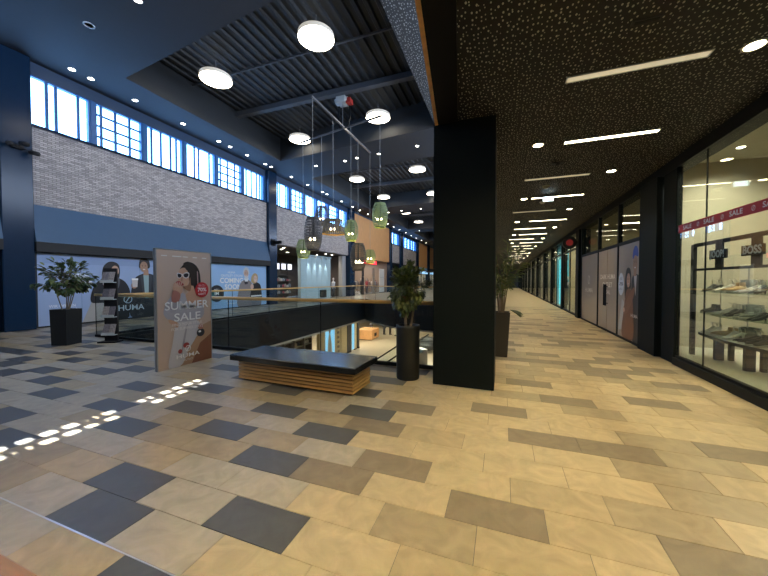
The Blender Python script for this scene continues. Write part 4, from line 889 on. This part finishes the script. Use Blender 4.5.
for k, c in SHOE.items():
    o = shoe_mesh(c, 0).build('shoe', [mat('leather_'+k, c, .35), sole], None, True); protos[k] = o.data; bpy.data.objects.remove(o)
    o = heel_mesh().build('heeled_shoe', [MATS['leather_'+k], sole], None, True); heels[k] = o.data; bpy.data.objects.remove(o)
for z, nm in ((1.344,'top glass'),(.944,'middle glass'),(.57,'lowest')):
    for j in range(13):
        y = 7.56 - j*.30
        if 5.5 < y < 6.15: continue
        k = ('black','white','black','grey','black','white','tan','white','black')[(j+int(z*10)) % 9]; hl = (j+int(z*10)) % 3 != 0
        for s_ in (0, 1):
            o = link('heeled_shoe' if hl else 'shoe', (heels if hl else protos)[k]); o.location = (RK+.12+.05*(j%2), y-.115*s_, z); o.rotation_euler = (0,0,PI+(-.5 if j % 2 else .35)+random.uniform(-.2,.2))
            tag(o, '%s %s on the %s shelf of the window rack' % (k, 'heeled shoe' if hl else 'flat shoe', nm), 'shoe', '%s %s on the %s shelf' % (k, 'heels' if hl else 'flats', nm))
for i, (y, z, c, l) in enumerate(((5.9,1.345,(.62,.50,.28),'flat tan shoe box on the top glass shelf'),(5.85,.945,(.60,.48,.26),'flat tan shoe box on the middle glass shelf'),(5.7,.57,(.55,.45,.28),'open tan shoe box on the lowest shelf'))):
    bx_ = thing('shoe_box', l, 'box', (RK+.24, y, z)); MB().box(-.1,.1,-.2,.2,0,.07).build('box', ink(c), bx_); MB().box(-.105,.105,-.205,.205,.07,.09).build('lid', ink(tuple(q*1.15 for q in c)), bx_)

# ------------------------------------------------------------------ right side: hoarded shop with poster
t = thing('storefront', 'dark framed shopfront covered with brown posters past the shoe shop', 'shopfront', (0,0,0))
for y in (8.80, 10.44, 12.40, 14.80): MB().box(RX-.03, RX+.07, y, y+.09, 0, 3.60).build('mullion', M_DARK, t)
MB().box(RX-.025, RX+.06, 8.89, 14.8, 2.46, 2.55).build('transom', M_DARK, t); MB().box(RX-.03, RX+.07, 8.89, 14.8, 0, .06).build('threshold', M_DARK, t)
for a, b in ((8.89,10.44),(10.53,12.40),(12.49,14.80)): MB().box(RX+.01, RX+.02, a+.01, b-.01, 2.55, 3.60).build('pane', M_SHOPGLASS, t)
BR = (.36,.285,.21)
for a, b in ((8.89,10.44),(12.49,14.80)): MB().box(RX-.01, RX+.03, a+.005, b-.005, .06, 2.46).build('poster_panel', ink(BR, .3), t)
for a, b in ((10.53,11.46),(11.47,12.40)):
    d = MB().box(RX-.012, RX+.03, a+.005, b-.005, .06, 2.46).build('door_leaf', ink(BR, .3), t)
    hy = 11.38 if a < 11 else 11.55; h = MB(); h.tube([(RX-.07,hy,.78),(RX-.07,hy,1.42)], .022, 8); h.tube([(RX-.01,hy,.85),(RX-.07,hy,.85)], .012, 6); h.tube([(RX-.01,hy,1.35),(RX-.07,hy,1.35)], .012, 6); h.build('handle', M_BLACK, d)
B = Board(t, RX-.012, 12.40, .06, -1); B.text('DARK HUMA', .95, 1.58, .20, (.90,.85,.76), 1.45, .015); B.text('OUTLET', .95, 1.34, .20, (.90,.85,.76), .95, .015); B.text('DEAL', .95, 1.12, .16, (.90,.85,.76), .6, .015)
B = Board(t, RX-.012, 14.80, .06, -1); logo(B, 1.15, 1.5, .16, (.80,.74,.64)); B.text('HUMA', 1.15, 1.12, .22, (.80,.74,.64), 1.1, .01); B.text('OUTLET', 1.15, .93, .10, (.5,.46,.42), .5)
B = Board(t, RX-.012, 10.44, .06, -1)
B.poly('backdrop', [(0,0),(1.54,0),(1.54,2.39),(0,2.39)], (.42,.34,.26)); B.poly('shopping_bag', [(.05,.15),(.3,1.0),(.5,.9),(.42,.2)], (.50,.48,.45))
B.poly('coat', [(.95,.1),(.92,.9),(.98,1.5),(1.15,1.62),(1.42,1.58),(1.53,1.3),(1.52,.1)], (.025,.025,.03), True)
B.poly('shirt', [(1.1,1.6),(1.28,1.6),(1.22,1.1)], (.55,.54,.54)); B.poly('neck', [(1.08,1.58),(1.25,1.58),(1.27,1.80),(1.1,1.80)], SKIN2)
B.poly('cap', [(1.02,2.0),(1.03,2.18),(1.14,2.30),(1.30,2.26),(1.36,2.05),(1.2,2.06)], (.03,.08,.42), True); face(B, 1.18, 1.88, .14, .20, SKIN2)
B.poly('hair', [(.55,1.0),(.52,1.4),(.60,1.72),(.76,1.80),(.92,1.70),(.95,1.35),(.8,1.0)], HAIR, True); face(B, .77, 1.48, .12, .18, SKIN)
B.poly('jacket', [(.38,.05),(.48,.7),(.62,1.15),(.8,1.28),(1.0,1.2),(1.12,.8),(1.12,.05)], (.20,.09,.05), True); B.poly('sleeve', [(.45,.75),(.7,1.0),(1.1,1.3),(1.2,1.2),(.9,.8),(.55,.6)], (.25,.115,.065), True); B.poly('hand', circle(.50,.72,.07,.06), SKIN)
B.poly('badge', circle(.26, 1.38, .215, .30), (.72,.74,.78)); B.text('JETZT', .26, 1.52, .08, (.2,.2,.22), .2); B.text('-70%', .26, 1.38, .12, (.1,.1,.12), .3, .02); B.text('OUTLET', .26, 1.25, .07, (.25,.25,.28), .26)
B.text('HUMA', 1.2, .62, .12, (.7,.68,.66), .42, .01)
rebase(t, (RX, 8.8, 0))
# interior of the hoarded shop, seen above the posters
sw = MB(); sw.box(5.6, 5.7, 8.8, 15.2, 0, 3.75); sw.box(RX+.25, 5.6, 8.9, 15.1, 3.62, 3.72); sw.box(RX+.1, 5.6, 15.1, 15.2, 0, 3.75); sw.build('wall_right_hoarded', mat('dim_tan', (.36,.30,.17), .6), kind='structure')
MB().box(RX+.07, 5.6, 8.8, 15.2, -.2, -.004).build('floor_hoarded_shop', ink((.3,.26,.2)), kind='structure')
for y in (10.0, 12.0, 13.8): panel_lamp('slim lit panel in the ceiling of the hoarded shop', 4.4, y, 3.58, .9, .12, 11, (1,.88,.6), 'slim panels of the hoarded shop')
bevel(MB().box(RX-.12, RX+.3, 14.90, 15.45, 0, 3.60).build('column', M_COLUMN, kind='structure'), .01)
t = thing('blade_sign', 'round dark blade sign with red lettering on the corridor pillar', 'sign', (RX-.12, 15.2, 3.1)); m = MB(); m.tube([(-.28,-.06,0),(-.28,.06,0)], .26, 20); m.build('disc', M_BLACK, t); m = MB(); m.tube([(-.28,-.068,0),(-.28,-.061,0)], .13, 20); m.build('red_emblem', glow('emblem_red', (.5,.03,.03), .14), t); MB().box(-.05,0,-.04,.04,-.05,.05).build('bracket', M_BLACK, t)
# further shops of the corridor
y = 15.45; i = 0
cols = [(.42,.38,.28),(.10,.42,.60),(.30,.28,.22),(.34,.33,.32),(.18,.17,.15),(.36,.34,.28),(.2,.2,.22),(.3,.3,.3),(.25,.24,.2)]
names = ['first','second','third','fourth','fifth','sixth','seventh','eighth','ninth','tenth','eleventh']
while y < 66:
    L = 3.7 if i < 3 else 5.0; y1 = y+L
    t = thing('storefront', '%s dark framed glass shopfront beyond the brown poster doors' % names[i], 'shopfront', (0, 0, 0))
    for yy in (y, y+L*.5, y1-.06): MB().box(RX-.005, RX+.035, yy, yy+.06, 0, 3.60).build('mullion', M_DARK, t)
    MB().box(RX-.02, RX+.06, y+.06, y1-.06, 2.9, 2.97).build('transom', M_DARK, t); MB().box(RX-.02, RX+.06, y+.06, y1-.06, 0, .08).build('threshold', M_DARK, t)
    for a, b in ((y+.06, y+L*.5), (y+L*.5+.06, y1-.06)): MB().box(RX+.01, RX+.02, a+.004, b-.004, .08, 2.9).build('pane', M_SHOPGLASS, t); MB().box(RX+.01, RX+.02, a+.004, b-.004, 2.97, 3.6).build('pane', M_SHOPGLASS, t)
    rebase(t, (RX, y, 0))
    pw = MB(); pw.box(5.6, 5.7, y, y1+.4, 0, 3.75); pw.box(RX+.3, 5.6, y1+.1, y1+.2, 0, 3.75); pw.box(RX+.25, 5.6, y, y1+.4, 3.62, 3.72)
    o = pw.build('wall_right_unit', ink(cols[i % 9]), kind='structure'); MB().box(RX+.07, 5.6, y, y1+.4, -.2, -.004).build('unit_floor', ink((.35,.30,.22)), o)
    panel_lamp('lit ceiling panel in the %s shop beyond the brown poster doors' % names[i], 4.2, (y+y1)/2, 3.58, .9, 1.6, 130, (1,.88,.66))
    if i in (0, 2, 3): mannequin('mannequin in the %s shop beyond the brown poster doors' % names[i], (3.9, y+1.2, 0), -PI/2, (.06,.06,.07), (.25,.22,.2))
    if i == 1:
        s = thing('shop_poster', 'glowing turquoise poster behind the corridor shop window', 'poster', (RX+.12, y+.4, .15)); MB().box(0,.04,0,1.3,0,2.6).build('panel', glow('turquoise_panel', (.10,.55,.70), 1.8), s); MB().box(-.012,0,1.3,1.36,-.05,2.65).build('frame', M_WHITE, s)
        mannequin('mannequin beside the glowing turquoise poster', (3.7, y+2.8, 0), -PI/2, (.1,.1,.12), (.05,.05,.05))
    bevel(MB().box(RX-.05, RX+.2, y1, y1+.4, 0, 3.60).build('column', M_COLUMN, kind='structure'), .01)
    y = y1+.4; i += 1

# ------------------------------------------------------------------ lower level seen through the void
GZ = -5.0
lf_ = MB(); lf_.box(-24, 4, 2, 60, GZ-.2, GZ); lower = lf_.build('floor', mat('lower_floor', (.50,.43,.32), .3, var=.08, scale=1.2), kind='structure')
lw = MB(); lw.box(-14.6, VX0+.02, 5.0, 60, -1.62, -1.5); lw.prism([(x, y+.02) for x, y in FAR] + [(4, 18.7), (4, 60), (VX0, 60)], -1.62, -1.5); lw.box(VX1, 4, 5, 18.7, -1.62, -1.5); lw.box(-14.6, 4, 2, 5.5, -1.62, -1.5)
lw.box(-20, -14.6, 14, 60, -1.62, -1.5)
for nm, bx4 in (('wall_lower_far', (-20,4,50,50.2)), ('wall_lower_left', (-20.2,-20,14,50)), ('wall_lower_back', (-24,4,1.8,2)), ('wall_lower_right', (3.8,4,2,50)), ('wall_lower_side', (-15,-14.8,2,14))): struct(nm, MB().box(*bx4, GZ, -1.5), ink((.55,.50,.42)))
struct('ceiling_lower', lw, ink((.55,.50,.42)))
for i, (x, y) in enumerate(((-16,20),(-16,27),(-16,34),(-12,30),(-7,27),(-7,34),(-3,24),(-12,40))):  # panels added to brighten the lower floor
    panel_lamp('added ceiling panel lighting the lower floor', x, y, -1.70, 2.2, 3.0, 150, (1,.88,.66), 'added lower floor ceiling panels')
def lower_col(y, w, col, label):
    t = thing('shop_pier', label, 'pillar', (-13.0, y, GZ)); MB().box(-.25,.0,0,w,0,3.36).build('shaft', ink(col), t); MB().box(-.27,.02,-.02,w+.02,0,.12).build('plinth', M_DARK, t)
    return t
lower_col(21.0, .7, (.66,.56,.34), 'cream pier left of the blue poster on the lower floor')
t = thing('light_box', 'glowing blue poster box on the lower floor', 'poster', (-13.0, 21.8, GZ)); MB().box(-.12,.0,0,1.55,.1,3.2).build('box', M_WHITE, t); MB().box(0,.01,.05,1.5,.15,3.15).build('image', glow('blue_poster', (.22,.55,.80), .9), t)
B = Board(t, .012, 0, .1, 1); B.poly('figure', [(.4,.2),(.45,1.6),(.7,2.2),(.95,1.6),(1.1,.2)], (.55,.62,.65), True); B.poly('figure_head', circle(.7, 2.4, .16, .2), (.5,.42,.36))
t = lower_col(23.5, .9, (.66,.56,.34), 'cream pier with a column of small dark panels on the lower floor')
for k in range(7): MB().box(0,.03,.3,.6,.45+k*.4,.65+k*.4).build('small_panel', ink((.25,.22,.2)), t)
lower_col(24.45, 1.1, (.68,.58,.35), 'wide cream pier on the lower floor beside the dark pier')
lower_col(25.6, .8, (.04,.04,.05), 'dark pier on the lower floor between cream piers')
t = thing('light_box', 'narrow glowing blue poster on the lower floor past the dark pier', 'poster', (-13.0, 26.5, GZ)); MB().box(-.1,0,0,.6,.1,3.2).build('box', M_WHITE, t); MB().box(0,.01,.05,.55,.15,3.15).build('image', MATS['blue_poster'], t)
lower_col(27.2, .35, (.60,.50,.30), 'slim cream post on the lower floor'); lower_col(27.9, .3, (.05,.05,.05), 'slim dark post on the lower floor beside the slim cream one')
for j in range(5):                              # tall shelves crowded with bags left of the piers
    y = 15.1+j*1.15; t = thing('display_shelf', ('first','second','third','fourth','fifth')[j] + ' tall lower-floor bag shelf counted towards the cream pier', 'shelf', (-13.6, y, GZ))
    MB().box(-.5,-.46,0,1.05,0,3.1).build('back_panel', ink((.50,.44,.34)), t); MB().box(-.46,.1,0,.04,0,3.1).build('side_panel', ink((.16,.13,.10)), t); MB().box(-.46,.1,1.01,1.05,0,3.1).build('side_panel', ink((.16,.13,.10)), t)
    for z in (.3,.8,1.3,1.8,2.25,2.68): MB().box(-.46,.1,.04,1.01,z,z+.035).build('shelf_board', ink((.55,.50,.40)), t)
    for z in (1.836,2.286,2.716):
        for k in range(3):
            c = random.choice([(.05,.045,.045),(.62,.52,.36),(.25,.17,.11),(.70,.66,.58),(.05,.05,.06)]); nm = 'black' if c[0] < .1 else ('brown' if c[0] < .4 else 'pale')
            o = thing('handbag', '%s handbag on the tall lower-floor shelves' % nm, 'bag', (-13.78, y+.22+.3*k, GZ+z), PI/2+random.uniform(-.3,.3), '%s handbags on the lower shelves' % nm)
            MB().prism([(-.12,0),(.12,0),(.10,.22),(-.10,.22)], -.05, .05).build('body', ink(c), o).rotation_euler = (PI/2,0,0); MB().tube([(-.07,0,.21),(-.05,0,.31),(.05,0,.31),(.07,0,.21)], .010, 5).build('strap', ink(c), o)
# far end: wooden display, mannequins, white piers
t = thing('display_plinth', 'warm wooden display plinth on the lower floor', 'display', (-14.2, 32.0, GZ)); MB().box(-.9,.9,0,2.2,.08,1.1).build('body', M_WOODP, t); MB().box(-.8,.8,.1,2.1,0,.08).build('base', M_BLACK, t); MB().box(.9,.93,.8,1.4,.35,.7).build('dark_panel', M_BLACK, t)
for k, (x, y, c) in enumerate(((-14.6,35.0,(.1,.09,.1)),(-13.4,36.2,(.06,.06,.08)),(-12.7,36.4,(.05,.05,.06)))): mannequin(('mannequin in charcoal behind the wooden plinth','mannequin in black by the white pier','mannequin in black between plinth and pier')[k] + ' on the lower floor', (x, y, GZ), 1.2, c, c, (.4,.3,.25))
for k, (x, y) in enumerate(((-11.6,36.0),(-10.6,38.5))): t = thing('pier', ('white pier past the lower mannequins','white pier set back past the first white one')[k], 'pillar', (x, y, GZ)); MB().box(-.3,.3,-.3,.3,0,3.36).build('shaft', ink((.62,.62,.52)), t); MB().box(-.32,.32,-.32,.32,0,.1).build('plinth', M_DARK, t)
# escalator landing with black handrails
t = thing('escalator', 'escalator with glass sides and black handrails on the lower floor', 'escalator', (-7.5, 20.3, GZ), math.radians(-42))
es = MB()
for k in range(8): es.box(-.5,.5,k*.4,k*.4+.4,0,.10+k*.22)
es.build('step_flight', M_STEEL, t)
for s in (-.62,.62):
    MB().add([(s-.01,-.6,.1),(s-.01,3.2,1.8),(s-.01,3.2,2.7),(s-.01,-.6,.95),(s+.01,-.6,.1),(s+.01,3.2,1.8),(s+.01,3.2,2.7),(s+.01,-.6,.95)], [(0,1,2,3),(7,6,5,4),(0,4,5,1),(1,5,6,2),(2,6,7,3),(3,7,4,0)]).build('side_glass', M_GLASS, t)
    MB().tube([(s,-.8,.55),(s,-.95,.75),(s,-.8,.95),(s,-.4,1.02),(s,3.2,2.72)], .05, 8).build('handrail', M_BLACK, t, True)
    MB().box(s-.08,s+.08,-.7,3.2,0,.12).build('skirt', M_DARK, t)
t = thing('armchair', 'round dark armchair on the lower floor below the column', 'chair', (-6.5, 29.0, GZ)); MB().ell((0,0,.5),(.85,.8,.45), 16, 8).build('seat', ink((.05,.055,.06)), t, True); MB().ell((0,.35,.85),(.9,.4,.5), 16, 8).build('backrest', ink((.06,.065,.07)), t, True); MB().lathe([(.4,0),(.4,.08)], n=16).build('base', M_STEEL, t)
t = thing('waste_bin', 'small round dark bin on the lower floor near the escalator', 'bin', (-4.0, 21.8, GZ)); MB().lathe([(.3,0),(.34,.5),(.3,.55)], n=20).build('body', M_BLACK, t, True); MB().tube([(0,0,.55),(0,0,1.3)], .04, 6).build('post', M_STEEL, t)
